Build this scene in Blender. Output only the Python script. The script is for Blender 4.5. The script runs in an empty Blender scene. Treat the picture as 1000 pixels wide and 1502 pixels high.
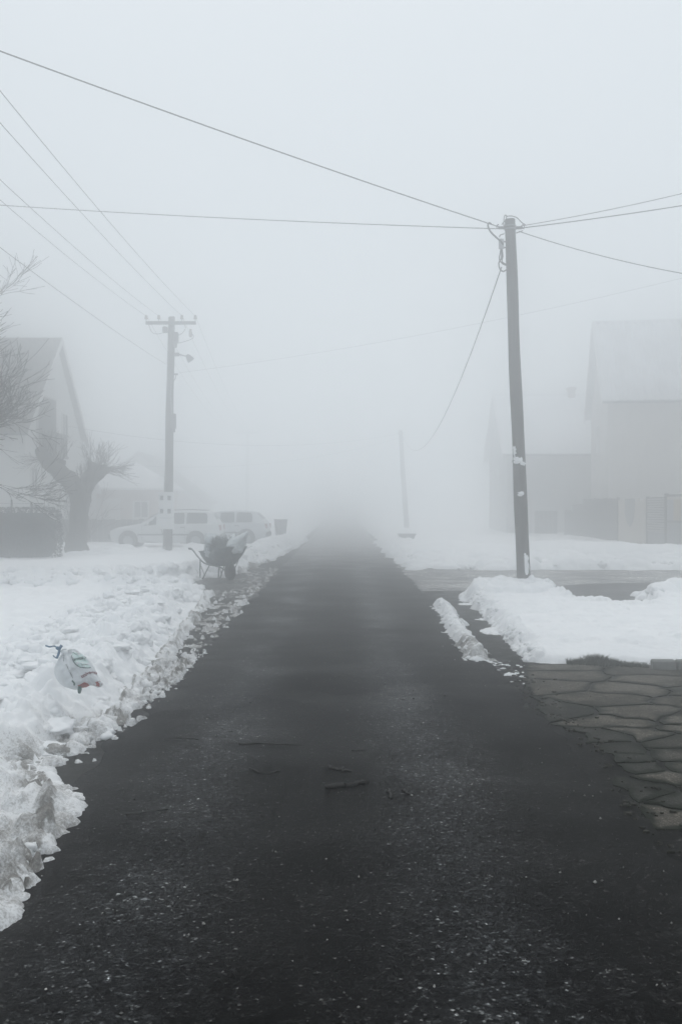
import bpy, math, random
import numpy as np
from mathutils import Vector, Matrix, noise as mnoise

random.seed(7)
RNG = np.random.default_rng(11)
R = math.radians
SC = bpy.context.scene
COL = SC.collection

# ------------------------------------------------------------------ camera, light, exposure
EYE = 1.70
cam_d = bpy.data.cameras.new('camera')
cam = bpy.data.objects.new('camera', cam_d)
COL.objects.link(cam)
cam_d.sensor_fit = 'HORIZONTAL'
cam_d.sensor_width = 24.0
cam_d.lens = 36.0
cam_d.clip_start = 0.05
cam_d.clip_end = 3000.0
cam.location = (0, 0, EYE)
cam.rotation_euler = (R(90 - 0.34), 0, 0)
SC.camera = cam

SUN_EL, SUN_AZ = 66.0, 0.0
world = bpy.data.worlds.new('World')
SC.world = world
world.use_nodes = True
wn = world.node_tree.nodes
wl = world.node_tree.links
for n in list(wn):
    wn.remove(n)
w_out = wn.new('ShaderNodeOutputWorld')
w_bg = wn.new('ShaderNodeBackground')
w_sky = wn.new('ShaderNodeTexSky')
w_sky.sky_type = 'NISHITA'
w_sky.sun_disc = False
w_sky.sun_elevation = R(SUN_EL)
w_sky.sun_rotation = R(SUN_AZ)
w_sky.dust_density = 6.0
w_mix = wn.new('ShaderNodeMix')
w_mix.data_type = 'RGBA'
w_mix.inputs[0].default_value = 0.90          # a closed, even cloud layer
w_mix.inputs[7].default_value = (7.62, 8.24, 8.68, 1)
wl.new(w_sky.outputs[0], w_mix.inputs[6])
wl.new(w_mix.outputs[2], w_bg.inputs[0])
w_bg.inputs[1].default_value = 0.10
wl.new(w_bg.outputs[0], w_out.inputs[0])

sun_d = bpy.data.lights.new('sun', 'SUN')
sun_d.energy = 0.6
sun_d.angle = R(40)
sun_d.color = (1.0, 0.97, 0.93)
sun = bpy.data.objects.new('sun', sun_d)
COL.objects.link(sun)
sun.rotation_euler = (R(90 - SUN_EL), 0, R(180 - SUN_AZ))

SC.view_settings.view_transform = 'Standard'
SC.view_settings.look = 'None'
SC.view_settings.exposure = 0.0
SC.view_settings.gamma = 1.0
SC.view_settings.use_curve_mapping = False
SC.render.engine = 'CYCLES'
cy = SC.cycles
cy.use_denoising = True
cy.use_adaptive_sampling = False
world.cycles.sampling_method = 'NONE'
cy.max_bounces = 28
cy.diffuse_bounces = 3
cy.glossy_bounces = 3
cy.transmission_bounces = 4
cy.volume_bounces = 24
cy.transparent_max_bounces = 8
cy.sample_clamp_indirect = 6.0
FOG_DENSITY = 0.041

# ------------------------------------------------------------------ helpers
class MB:
    """collects simple shapes into one mesh"""
    def __init__(self):
        self.v = []
        self.f = []
        self.m = None

    def add(self, vs, fs):
        b = len(self.v)
        self.v.extend([tuple(p) for p in vs])
        self.f.extend([tuple(i + b for i in q) for q in fs])
        return self

    def box(self, c, s, rot=None, bevel=0.0):
        x, y, z = s[0] / 2, s[1] / 2, s[2] / 2
        if bevel > 0:
            b = min(bevel, x * .9, y * .9, z * .9)
            vs = []
            for sx in (-1, 1):
                for sy in (-1, 1):
                    for sz in (-1, 1):
                        vs += [(sx * (x - b), sy * (y - b), sz * z), (sx * (x - b), sy * y, sz * (z - b)), (sx * x, sy * (y - b), sz * (z - b))]
            import bmesh
            bm = bmesh.new()
            for p in vs:
                bm.verts.new(p)
            bmesh.ops.convex_hull(bm, input=bm.verts)
            bm.verts.index_update()
            vs = [v.co.copy() for v in bm.verts]
            fs = [[v.index for v in f.verts] for f in bm.faces]
            bm.free()
        else:
            vs = [Vector((a * x, b_ * y, c_ * z)) for a in (-1, 1) for b_ in (-1, 1) for c_ in (-1, 1)]
            fs = [(0, 1, 3, 2), (4, 6, 7, 5), (0, 4, 5, 1), (2, 3, 7, 6), (0, 2, 6, 4), (1, 5, 7, 3)]
        M = rot.to_3x3() if rot is not None else Matrix.Identity(3)
        c = Vector(c)
        return self.add([M @ Vector(p) + c for p in vs], fs)

    def tube(self, pts, rad, n=6, cap=True):
        pts = [Vector(p) for p in pts]
        k = len(pts)
        if not hasattr(rad, '__len__'):
            rad = [rad] * k
        vs = []
        up = Vector((0.13, 0.21, 1)).normalized()
        for i, p in enumerate(pts):
            d = (pts[min(i + 1, k - 1)] - pts[max(i - 1, 0)])
            d = d.normalized() if d.length > 1e-9 else Vector((0, 0, 1))
            a = d.cross(up)
            if a.length < 1e-3:
                a = d.cross(Vector((1, 0, 0)))
            a.normalize()
            b = d.cross(a)
            for j in range(n):
                t = 2 * math.pi * j / n
                vs.append(p + (a * math.cos(t) + b * math.sin(t)) * rad[i])
        fs = []
        for i in range(k - 1):
            for j in range(n):
                j2 = (j + 1) % n
                fs.append((i * n + j, i * n + j2, (i + 1) * n + j2, (i + 1) * n + j))
        if cap:
            fs.append(tuple(range(n - 1, -1, -1)))
            fs.append(tuple((k - 1) * n + j for j in range(n)))
        return self.add(vs, fs)

    def lathe(self, prof, n=16, M=None):
        """prof: (radius, z) from bottom to top"""
        vs, fs = [], []
        k = len(prof)
        for r, z in prof:
            for j in range(n):
                t = 2 * math.pi * j / n
                vs.append(Vector((r * math.cos(t), r * math.sin(t), z)))
        for i in range(k - 1):
            for j in range(n):
                j2 = (j + 1) % n
                fs.append((i * n + j, i * n + j2, (i + 1) * n + j2, (i + 1) * n + j))
        fs.append(tuple(range(n - 1, -1, -1)))
        fs.append(tuple((k - 1) * n + j for j in range(n)))
        if M is not None:
            vs = [M @ p for p in vs]
        return self.add(vs, fs)

    def prism(self, poly, a, b, axis='y'):
        """poly of (u, v) extruded along an axis from a to b"""
        def P(u, v, t):
            return {'x': (t, u, v), 'y': (u, t, v), 'z': (u, v, t)}[axis]
        n = len(poly)
        vs = [P(u, v, a) for u, v in poly] + [P(u, v, b) for u, v in poly]
        fs = [tuple(range(n - 1, -1, -1)), tuple(range(n, 2 * n))]
        for i in range(n):
            j = (i + 1) % n
            fs.append((i, j, n + j, n + i))
        return self.add(vs, fs)

    def mesh(self, name):
        me = bpy.data.meshes.new(name)
        me.from_pydata(self.v, [], self.f)
        me.update()
        return me


def link(name, me, mat, parent=None, loc=None, rot=None, smooth=False, kind=None):
    o = bpy.data.objects.new(name, me)
    COL.objects.link(o)
    if me is not None and mat is not None and len(me.materials) == 0:
        me.materials.append(mat)
    if smooth and me is not None:
        me.shade_smooth()
    if parent is not None:
        o.parent = parent
    if loc is not None:
        o.location = loc
    if rot is not None:
        o.rotation_euler = rot
    if kind:
        o['kind'] = kind
    return o


def part(name, mb, mat, parent, smooth=False, **kw):
    return link(name, mb.mesh(name), mat, parent, smooth=smooth, **kw)


def tag(o, label, cat, group=None):
    o['label'] = label
    o['category'] = cat
    if group:
        o['group'] = group
    return o


def thing(name, label, cat, loc=(0, 0, 0), rz=0.0, group=None):
    o = bpy.data.objects.new(name, None)
    o.empty_display_size = 0.2
    COL.objects.link(o)
    o.location = loc
    o.rotation_euler = (0, 0, rz)
    return tag(o, label, cat, group)


def at(px, py, Y):
    """world point on the ray through a photo pixel at depth Y"""
    return Vector(((px - 500) / 1500 * Y, Y, EYE + (742 - py) / 1500 * Y))

# ------------------------------------------------------------------ numeric noise
def _hash(ix, iy, seed):
    h = (ix.astype(np.int64) * 374761393 + iy.astype(np.int64) * 668265263 + seed * 1274126177) & 0xffffffff
    h = ((h ^ (h >> 13)) * 1274126177) & 0xffffffff
    return ((h ^ (h >> 16)) & 0xffffff) / float(0xffffff)


def vnoise(x, y, s, seed=0):
    x = np.asarray(x, float) / s
    y = np.asarray(y, float) / s
    ix, iy = np.floor(x), np.floor(y)
    fx, fy = x - ix, y - iy
    fx = fx * fx * fx * (fx * (fx * 6 - 15) + 10)
    fy = fy * fy * fy * (fy * (fy * 6 - 15) + 10)
    a, b = _hash(ix, iy, seed), _hash(ix + 1, iy, seed)
    c, d = _hash(ix, iy + 1, seed), _hash(ix + 1, iy + 1, seed)
    return (a + (b - a) * fx) * (1 - fy) + (c + (d - c) * fx) * fy * 1.0 - 0.5


def fbm(x, y, s, oct=4, seed=0, gain=0.5):
    t, a = 0, 1.0
    for i in range(oct):
        t = t + a * vnoise(x + 17.3 * i, y - 9.1 * i, s / 2 ** i, seed + i)
        a *= gain
    return t


def sstep(a, b, x):
    t = np.clip((x - a) / (b - a), 0, 1)
    return t * t * (3 - 2 * t)

# ------------------------------------------------------------------ materials
def new_mat(name):
    m = bpy.data.materials.new(name)
    m.use_nodes = True
    nt = m.node_tree
    b = nt.nodes['Principled BSDF']
    return m, nt, b


def nd(nt, t, **kw):
    n = nt.nodes.new(t)
    for k, v in kw.items():
        setattr(n, k, v)
    return n


def ramp(nt, fac, stops):
    r = nd(nt, 'ShaderNodeValToRGB')
    e = r.color_ramp.elements
    while len(e) > 1:
        e.remove(e[0])
    e[0].position = stops[0][0]
    e[0].color = (*stops[0][1], 1)
    for p, c in stops[1:]:
        q = e.new(p)
        q.color = (*c, 1)
    nt.links.new(fac, r.inputs[0])
    return r.outputs[0]


def g3(v):
    return (v, v, v)


def coords(nt, scale=(1, 1, 1)):
    tc = nd(nt, 'ShaderNodeTexCoord')
    mp = nd(nt, 'ShaderNodeMapping')
    mp.inputs['Scale'].default_value = scale
    nt.links.new(tc.outputs['Object'], mp.inputs[0])
    return mp.outputs[0]


def noise_n(nt, vec, scale, detail=4, rough=0.55):
    n = nd(nt, 'ShaderNodeTexNoise')
    n.inputs['Scale'].default_value = scale
    n.inputs['Detail'].default_value = detail
    n.inputs['Roughness'].default_value = rough
    nt.links.new(vec, n.inputs['Vector'])
    return n.outputs[0]


def mixc(nt, fac, a, b, mode='MIX'):
    m = nd(nt, 'ShaderNodeMix', data_type='RGBA', blend_type=mode)
    for idx, v in ((0, fac), (6, a), (7, b)):
        if hasattr(v, 'is_linked') or hasattr(v, 'links'):
            nt.links.new(v, m.inputs[idx])
        else:
            m.inputs[idx].default_value = v if not isinstance(v, tuple) else (*v, 1)
    return m.outputs[2]


def math_n(nt, op, a, b=None, c=None, clamp=False):
    m = nd(nt, 'ShaderNodeMath', operation=op, use_clamp=clamp)
    for i, v in enumerate((a, b, c)):
        if v is None:
            continue
        if hasattr(v, 'links'):
            nt.links.new(v, m.inputs[i])
        else:
            m.inputs[i].default_value = v
    return m.outputs[0]


def bump(nt, bsdf, h, strength=0.4, dist=0.01):
    b = nd(nt, 'ShaderNodeBump')
    b.inputs['Strength'].default_value = strength
    b.inputs['Distance'].default_value = dist
    nt.links.new(h, b.inputs['Height'])
    nt.links.new(b.outputs[0], bsdf.inputs['Normal'])


def plain(name, col, rough=0.7, var=0.15, scale=6.0, metal=0.0, bmp=0.0, stretch=(1, 1, 1)):
    """a base colour broken up by two noises, so no surface is one flat tone"""
    m, nt, b = new_mat(name)
    v = coords(nt, stretch)
    n1 = noise_n(nt, v, scale, 6, 0.65)
    lo = tuple(c * (1 - var) for c in col)
    hi = tuple(min(1, c * (1 + var)) for c in col)
    c = ramp(nt, n1, [(0.3, lo), (0.7, hi)])
    nt.links.new(c, b.inputs['Base Color'])
    b.inputs['Roughness'].default_value = rough
    b.inputs['Metallic'].default_value = metal
    if bmp:
        bump(nt, b, noise_n(nt, v, scale * 6, 4), 0.5, bmp)
    return m


def mat_asphalt(name, dark, light, tracks=True, chips=0.93, wet=0.5, spec=0.02):
    m, nt, b = new_mat(name)
    v = coords(nt)
    vo = nd(nt, 'ShaderNodeTexVoronoi')
    vo.inputs['Scale'].default_value = 95
    nt.links.new(v, vo.inputs['Vector'])
    sx = nd(nt, 'ShaderNodeSeparateColor')
    nt.links.new(vo.outputs['Color'], sx.inputs[0])
    cell = sx.outputs[0]
    base = ramp(nt, cell, [(0.0, g3(dark * 0.55)), (0.55, g3(dark)), (0.82, (light, light, light * 1.0)), (chips, (light * 1.5, light * 1.5, light * 1.45)),
                           (chips + 0.02, (light * 4.0, light * 3.95, light * 3.8)), (1.0, (light * 7.0, light * 6.8, light * 6.4))])
    big = noise_n(nt, v, 0.9, 6, 0.62)
    base = mixc(nt, 1.0, base, ramp(nt, big, [(0.30, (0.35, 0.36, 0.37)), (0.50, (1.0, 1.0, 1.0)), (0.68, (1.8, 1.78, 1.72))]), 'MULTIPLY')
    mid = noise_n(nt, v, 9, 8, 0.8)
    base = mixc(nt, 1.0, base, ramp(nt, mid, [(0.30, g3(0.45)), (0.5, g3(1.0)), (0.70, g3(1.7))]), 'MULTIPLY')
    vo2 = nd(nt, 'ShaderNodeTexVoronoi')
    vo2.inputs['Scale'].default_value = 38
    nt.links.new(v, vo2.inputs['Vector'])
    sx2 = nd(nt, 'ShaderNodeSeparateColor')
    nt.links.new(vo2.outputs['Color'], sx2.inputs[0])
    base = mixc(nt, 1.0, base, ramp(nt, sx2.outputs[1], [(0.0, g3(0.45)), (0.6, g3(0.95)), (0.9, g3(1.5)), (1.0, g3(2.4))]), 'MULTIPLY')
    grain = noise_n(nt, v, 26, 3, 0.6)
    base = mixc(nt, 1.0, base, ramp(nt, grain, [(0.36, g3(0.35)), (0.5, g3(1.0)), (0.64, g3(2.1))]), 'MULTIPLY')
    # long wandering cracks, only in places
    wv = nd(nt, 'ShaderNodeVectorMath', operation='ADD')
    wn_ = nd(nt, 'ShaderNodeTexNoise')
    wn_.inputs['Scale'].default_value = 2.2
    wn_.inputs['Detail'].default_value = 6
    nt.links.new(v, wn_.inputs['Vector'])
    ws = nd(nt, 'ShaderNodeVectorMath', operation='SCALE')
    ws.inputs['Scale'].default_value = 0.55
    nt.links.new(wn_.outputs['Color'], ws.inputs[0])
    nt.links.new(v, wv.inputs[0])
    nt.links.new(ws.outputs[0], wv.inputs[1])
    ck = nd(nt, 'ShaderNodeTexVoronoi', feature='DISTANCE_TO_EDGE')
    ck.inputs['Scale'].default_value = 0.55
    nt.links.new(wv.outputs[0], ck.inputs['Vector'])
    ckm = ramp(nt, ck.outputs['Distance'], [(0.0, g3(0.25)), (0.006, g3(0.45)), (0.012, g3(1.0))])
    base = mixc(nt, ramp(nt, noise_n(nt, v, 0.7, 3), [(0.47, g3(0)), (0.56, g3(1))]), base, mixc(nt, 1.0, base, ckm, 'MULTIPLY'))
    rough = math_n(nt, 'MULTIPLY_ADD', big, -0.5, 0.5 + 0.5 * 0.55)
    if tracks:
        xyz = nd(nt, 'ShaderNodeSeparateXYZ')
        nt.links.new(v, xyz.inputs[0])
        warp = math_n(nt, 'MULTIPLY_ADD', noise_n(nt, v, 0.6, 3), 0.5, -0.25)
        xx = math_n(nt, 'ADD', xyz.outputs[0], warp)
        tr = None
        for cx, w in ((-0.88, 0.30), (0.55, 0.30)):
            d = math_n(nt, 'DIVIDE', math_n(nt, 'SUBTRACT', xx, cx), w)
            gsn = math_n(nt, 'POWER', 2.718, math_n(nt, 'MULTIPLY', math_n(nt, 'MULTIPLY', d, d), -1.0))
            tr = gsn if tr is None else math_n(nt, 'ADD', tr, gsn)
        tr = math_n(nt, 'MULTIPLY', tr, math_n(nt, 'MULTIPLY_ADD', big, 1.3, 0.15), clamp=True)
        base = mixc(nt, tr, base, mixc(nt, 1.0, base, (4.6, 4.85, 5.1), 'MULTIPLY'))
        far = ramp(nt, math_n(nt, 'MULTIPLY_ADD', math_n(nt, 'ADD', xyz.outputs[1], math_n(nt, 'MULTIPLY_ADD', big, 24.0, -12.0)), 0.01, 0.0), [(0.26, g3(0)), (0.45, g3(1))])  # road colour paled with distance, painted haze that dissolves it into the fog
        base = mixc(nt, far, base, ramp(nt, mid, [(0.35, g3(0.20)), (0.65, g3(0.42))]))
        rough = math_n(nt, 'MULTIPLY_ADD', tr, -0.10, rough)
    nt.links.new(base, b.inputs['Base Color'])
    nt.links.new(math_n(nt, 'SUBTRACT', rough, 0.15 * wet, clamp=True), b.inputs['Roughness'])
    b.inputs['Specular IOR Level'].default_value = spec
    h = math_n(nt, 'ADD', math_n(nt, 'MULTIPLY', cell, 0.8), math_n(nt, 'MULTIPLY', noise_n(nt, v, 30, 5, 0.7), 1.4))
    bump(nt, b, h, 0.75, 0.008)
    return m


def mat_snow():
    m, nt, b = new_mat('snow')
    v = coords(nt)
    at_ = nd(nt, 'ShaderNodeAttribute', attribute_name='dirt')
    d = at_.outputs['Fac']
    n1 = noise_n(nt, v, 7, 6, 0.7)
    n2 = noise_n(nt, v, 34, 6, 0.8)
    # grime gathers in blotches: threshold the noise by how dirty the place is
    n3 = noise_n(nt, v, 85, 4, 0.7)
    s = math_n(nt, 'ADD', math_n(nt, 'ADD', math_n(nt, 'MULTIPLY', n1, 0.35), math_n(nt, 'MULTIPLY', n2, 0.35)), math_n(nt, 'MULTIPLY', n3, 0.30))
    lo = math_n(nt, 'SUBTRACT', 0.76, math_n(nt, 'MULTIPLY', d, 0.45))
    f = math_n(nt, 'MULTIPLY', math_n(nt, 'SUBTRACT', s, lo), 6.5, clamp=True)
    clean = ramp(nt, noise_n(nt, v, 2.2, 4), [(0.3, (0.87, 0.885, 0.90)), (0.7, (0.92, 0.93, 0.94))])
    dirty = ramp(nt, n2, [(0.32, (0.035, 0.033, 0.029)), (0.5, (0.16, 0.15, 0.135)), (0.72, (0.40, 0.385, 0.36))])
    c = mixc(nt, math_n(nt, 'MULTIPLY', f, 0.92), clean, dirty)
    haze_ = math_n(nt, 'MULTIPLY', d, 0.26, clamp=True)
    c = mixc(nt, haze_, c, mixc(nt, 1.0, c, (0.44, 0.42, 0.39), 'MULTIPLY'))
    nt.links.new(c, b.inputs['Base Color'])
    b.inputs['Roughness'].default_value = 0.72
    b.inputs['Specular IOR Level'].default_value = 0.2
    b.inputs['Subsurface Weight'].default_value = 0.0
    h = math_n(nt, 'ADD', noise_n(nt, v, 38, 5, 0.7), math_n(nt, 'MULTIPLY', noise_n(nt, v, 150, 3, 0.7), 0.4))
    bump(nt, b, h, 0.5, 0.016)
    return m


def mat_ground():
    m, nt, b = new_mat('wet verge')
    v = coords(nt)
    n1 = noise_n(nt, v, 3.5, 6, 0.7)
    n2 = noise_n(nt, v, 45, 5, 0.75)
    c1 = ramp(nt, n1, [(0.32, (0.005, 0.0055, 0.0055)), (0.5, (0.013, 0.0125, 0.0115)), (0.62, (0.009, 0.0125, 0.008)), (0.75, (0.03, 0.028, 0.025))])
    c = mixc(nt, 1.0, c1, ramp(nt, n2, [(0.3, g3(0.5)), (0.5, g3(1.0)), (0.7, g3(1.9))]), 'MULTIPLY')
    nt.links.new(c, b.inputs['Base Color'])
    nt.links.new(ramp(nt, n1, [(0.35, g3(0.35)), (0.6, g3(0.75))]), b.inputs['Roughness'])
    b.inputs['Specular IOR Level'].default_value = 0.08
    bump(nt, b, math_n(nt, 'ADD', n2, n1), 0.8, 0.02)
    return m


def mat_bark(name, dark, light, sx=14, sz=1.2):
    m, nt, b = new_mat(name)
    v = coords(nt, (sx, sx, sz))
    n1 = noise_n(nt, v, 1.6, 6, 0.7)
    v2 = coords(nt)
    n2 = noise_n(nt, v2, 2.0, 4, 0.6)
    c = ramp(nt, n1, [(0.3, dark), (0.7, light)])
    c = mixc(nt, 1.0, c, ramp(nt, n2, [(0.3, g3(0.75)), (0.7, g3(1.2))]), 'MULTIPLY')
    nt.links.new(c, b.inputs['Base Color'])
    b.inputs['Roughness'].default_value = 0.85
    bump(nt, b, n1, 0.8, 0.015)
    return m


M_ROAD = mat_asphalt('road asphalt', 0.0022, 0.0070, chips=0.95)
M_SIDE = mat_asphalt('old pale asphalt', 0.17, 0.27, tracks=False, wet=0.2)
M_PATCH = mat_asphalt('fresh dark asphalt', 0.010, 0.02, tracks=False, wet=0.6)
M_DRIVE = mat_asphalt('driveway asphalt', 0.045, 0.09, tracks=False, wet=0.5)
M_SNOW = mat_snow()
M_GROUND = mat_ground()
M_POLE = mat_bark('weathered pole timber', (0.008, 0.008, 0.0075), (0.058, 0.053, 0.046), 26, 0.6)
M_BARK = mat_bark('bark', (0.030, 0.027, 0.024), (0.085, 0.078, 0.070), 9, 2.0)
M_TWIG = plain('twig bark', (0.035, 0.030, 0.027), 0.85, 0.3, 8)
M_CABLE = plain('cable rubber', (0.018, 0.018, 0.019), 0.5, 0.15, 20)
M_STEEL = plain('galvanised steel', (0.20, 0.21, 0.22), 0.5, 0.2, 12, metal=0.4)
M_DKSTEEL = plain('dark painted steel', (0.045, 0.047, 0.05), 0.5, 0.25, 14)
M_CERAMIC = plain('glazed ceramic', (0.22, 0.17, 0.14), 0.25, 0.15, 15)
M_GREYBOX = plain('grey plastic box', (0.42, 0.43, 0.44), 0.5, 0.1, 10)
M_WHITEBOX = plain('white painted cabinet', (0.72, 0.73, 0.73), 0.5, 0.06, 4)
M_GLASSDK = plain('dark glass', (0.03, 0.033, 0.036), 0.12, 0.2, 3)

# ------------------------------------------------------------------ ground sheets
def sheet(name, poly, z, mat, parent=None, thick=0.0, kind='structure'):
    n = len(poly)
    vs = [(x, y, z) for x, y in poly]
    fs = [tuple(range(n))]
    if thick:
        vs += [(x, y, z - thick) for x, y in poly]
        fs += [(i, n + i, n + (i + 1) % n, (i + 1) % n) for i in range(n)]
    me = bpy.data.meshes.new(name)
    me.from_pydata(vs, [], fs)
    return link(name, me, mat, parent, kind=kind)


sheet('ground', [(-115, -35), (115, -35), (115, 235), (-115, 235)], 0.0, M_GROUND)


def wob(t, a=0.04, s=0.6, seed=3):
    return float(fbm(np.array([t]), np.array([seed * 3.7]), s, 4, seed)[0]) * a * 2


road_poly = []
ys = [(-34 + i * 0.12) for i in range(int(74 / 0.12))] + [40 + 2 * i for i in range(97)]
for y in ys:
    road_poly.append((1.60 + wob(y, 0.045, 0.9, 5) + wob(y, 0.07, 0.3, 14), y))
for y in reversed(ys):
    road_poly.append((-1.60 + wob(y, 0.06, 0.8, 9) + wob(y, 0.05, 0.25, 12), y))
# road as strips of quads (a long thin polygon would triangulate badly)
nn = len(ys)
vs, fs = [], []
for i, y in enumerate(ys):
    xr = road_poly[i][0]
    xl = road_poly[2 * nn - 1 - i][0]
    vs += [(xl - 0.03, y, -0.01), (xl, y, 0.014)]
    for k in range(1, 8):
        u = k / 8
        vs.append((xl + (xr - xl) * u, y, 0.014 + 0.022 * 4 * u * (1 - u)))
    vs += [(xr, y, 0.014), (xr + 0.03, y, -0.01)]
for i in range(nn - 1):
    for k in range(10):
        a = i * 11 + k
        fs.append((a, a + 1, a + 12, a + 11))
me = bpy.data.meshes.new('road')
me.from_pydata(vs, [], fs)
link('road', me, M_ROAD, smooth=True, kind='structure')

sp = [(1.45, 20.2), (2.6, 20.5), (4.0, 20.6), (8, 20.4), (60, 20.0), (60, 27.5), (8, 27.4), (3.4, 28.2), (1.9, 30.5), (1.45, 32)]
sheet('side_street', sp, 0.008, M_SIDE)
pp = [(2.9, 18.1), (3.5, 16.4), (4.0, 15.6), (5.2, 15.5), (7.5, 17.2), (9.5, 17.3), (9.5, 22.0), (7.0, 22.6), (5.2, 22.1), (4.3, 21.3), (3.6, 19.9)]
sheet('asphalt_patch', pp, 0.013, M_PATCH)
dp = [(-1.5, 18.2), (-1.5, 24.6), (-2.3, 24.8), (-3.4, 24.4), (-3.9, 23.0), (-14, 22.6), (-14, 20.2), (-4.0, 19.8), (-2.8, 18.6)]
sheet('driveway', dp, 0.009, M_DRIVE)

# ------------------------------------------------------------------ snow
def poly_y(pts):
    p = np.array(pts, float)
    return lambda t: np.interp(t, p[:, 0], p[:, 1])


XE1 = poly_y([(0, -1.50), (3.5, -1.46), (4.4, -1.47), (5.0, -1.50), (5.6, -1.56), (5.9, -1.62), (6.05, -1.70), (6.35, -1.90), (6.6, -1.98), (6.9, -1.95), (7.2, -1.90),
              (8.5, -1.86), (10, -1.93), (11.7, -2.04), (15, -2.24), (18.5, -2.50), (20, -2.6)])
YB1 = poly_y([(-30, 21.2), (-6, 21.05), (-4, 20.85), (-3.2, 20.35), (-2.5, 19.2), (-2.2, 18.5)])
XE2 = poly_y([(20, -2.9), (23, -2.8), (26, -2.68), (31, -2.35), (42, -1.95), (60, -1.8), (240, -1.8)])
YF2 = poly_y([(-30, 21.33), (-7, 21.45), (-5, 21.95), (-4.1, 22.5), (-3.7, 23.4), (-3.3, 24.3), (-2.2, 24.4), (-1, 24.4)])
XR1 = poly_y([(9, 1.96), (11, 2.0), (14, 2.13), (18.5, 2.32), (20, 2.4)])
YF1 = poly_y([(1, 11.15), (1.94, 11.05), (2.6, 10.88), (3.2, 10.70), (4.5, 10.55), (30, 10.2)])
YBR = poly_y([(2, 18.6), (2.4, 19.2), (3.4, 19.6), (3.75, 18.9), (4.0, 17.1), (4.4, 16.3), (4.9, 16.2), (5.2, 17.0), (5.5, 18.4), (6.2, 19.2), (7, 19.4), (12, 19.8), (40, 19.8)])
YFF = poly_y([(1.5, 31), (1.75, 30.2), (2.0, 29.3), (2.8, 28.0), (4.0, 27.2), (6, 26.9), (12, 26.7), (60, 26.5)])
XRF = poly_y([(26, 2.1), (30, 1.80), (40, 1.70), (240, 1.65)])


def strip_d(X, Y):
    t = np.clip((Y - 11.3) / (17.3 - 11.3), 0, 1)
    cx = 1.48 + (1.70 - 1.48) * t + 0.03 * np.sin(Y * 1.7)
    hw = 0.135 - 0.025 * t
    d = hw - np.abs(X - cx)
    return np.minimum(d, np.minimum(Y - 11.25, 17.35 - Y))


# every lump is (x, y, radius, height)
LUMPS = []
def lumps_along(n, ysamp, xfun, r0, r1, hk=(0.55, 0.95)):
    for _ in range(n):
        y = ysamp()
        x = xfun(y)
        r = r0 * (r1 / r0) ** random.random()
        LUMPS.append((x, y, r, r * random.uniform(*hk)))


def edge1(y, lo, hi):
    return float(XE1(y)) - random.uniform(lo, hi)


lumps_along(420, lambda: random.uniform(3.6, 19.6), lambda y: edge1(y, -0.05, 0.8), 0.07, 0.19, (0.5, 0.8))
lumps_along(1700, lambda: 3.4 + 16 * random.random() ** 1.15, lambda y: edge1(y, -0.10, 0.75), 0.03, 0.085)
lumps_along(4200, lambda: 3.4 + 11 * random.random() ** 1.2, lambda y: edge1(y, -0.14, 0.60), 0.012, 0.038)
lumps_along(300, lambda: random.uniform(7, 20), lambda y: edge1(y, 0.6, 1.9), 0.05, 0.16, (0.25, 0.5))
lumps_along(160, lambda: random.uniform(8, 21), lambda y: edge1(y, 1.2, 6.0), 0.08, 0.22, (0.12, 0.3))
# slush left lying in the gutter
lumps_along(260, lambda: random.gauss(10.3, 0.55), lambda y: random.gauss(-1.66 - 0.03 * (y - 10), 0.055), 0.012, 0.04, (0.8, 1.1))
lumps_along(420, lambda: random.uniform(6.6, 24), lambda y: random.uniform(float(XE1(min(y, 20))), -1.55), 0.012, 0.035, (0.6, 1.0))
lumps_along(260, lambda: random.uniform(17, 34), lambda y: -1.68 - 0.25 * random.random() ** 2, 0.015, 0.05, (0.7, 1.0))
# bank behind the driveway and along the far verge
lumps_along(520, lambda: random.gauss(23.2, 0.8), lambda y: random.uniform(-7.4, -3.3), 0.05, 0.20, (0.55, 0.95))
lumps_along(500, lambda: random.uniform(20.3, 21.1), lambda y: random.uniform(-9, -2.9), 0.05, 0.14)
lumps_along(900, lambda: random.uniform(24, 52), lambda y: float(XE2(y)) - random.uniform(-0.1, 1.4), 0.06, 0.26, (0.5, 0.9))
lumps_along(120, lambda: random.uniform(33, 39), lambda y: random.uniform(-18, -5), 0.1, 0.35, (0.3, 0.6))
# right bed: cleaner, lumps mainly on the ridge at its back
lumps_along(60, lambda: random.uniform(18.2, 19.4), lambda y: random.uniform(2.3, 3.6), 0.08, 0.22, (0.55, 0.8))
lumps_along(60, lambda: random.uniform(18.2, 19.4), lambda y: random.uniform(5.5, 12), 0.10, 0.30, (0.55, 0.8))
for _ in range(420):
    x = random.uniform(2.25, 12)
    y = float(YBR(x)) - random.uniform(-0.08, 0.75)
    r = random.uniform(0.06, 0.24) * (0.5 if 3.8 < x < 5.4 else 1)
    LUMPS.append((x, y, r, r * random.uniform(0.45, 0.75)))
lumps_along(700, lambda: random.uniform(11.1, 18.8), lambda y: float(XR1(y)) + random.uniform(0.0, 0.22), 0.02, 0.06, (0.5, 0.9))
lumps_along(130, lambda: random.uniform(11.4, 18), lambda y: random.uniform(2.1, 6), 0.10, 0.35, (0.08, 0.2))
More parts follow.
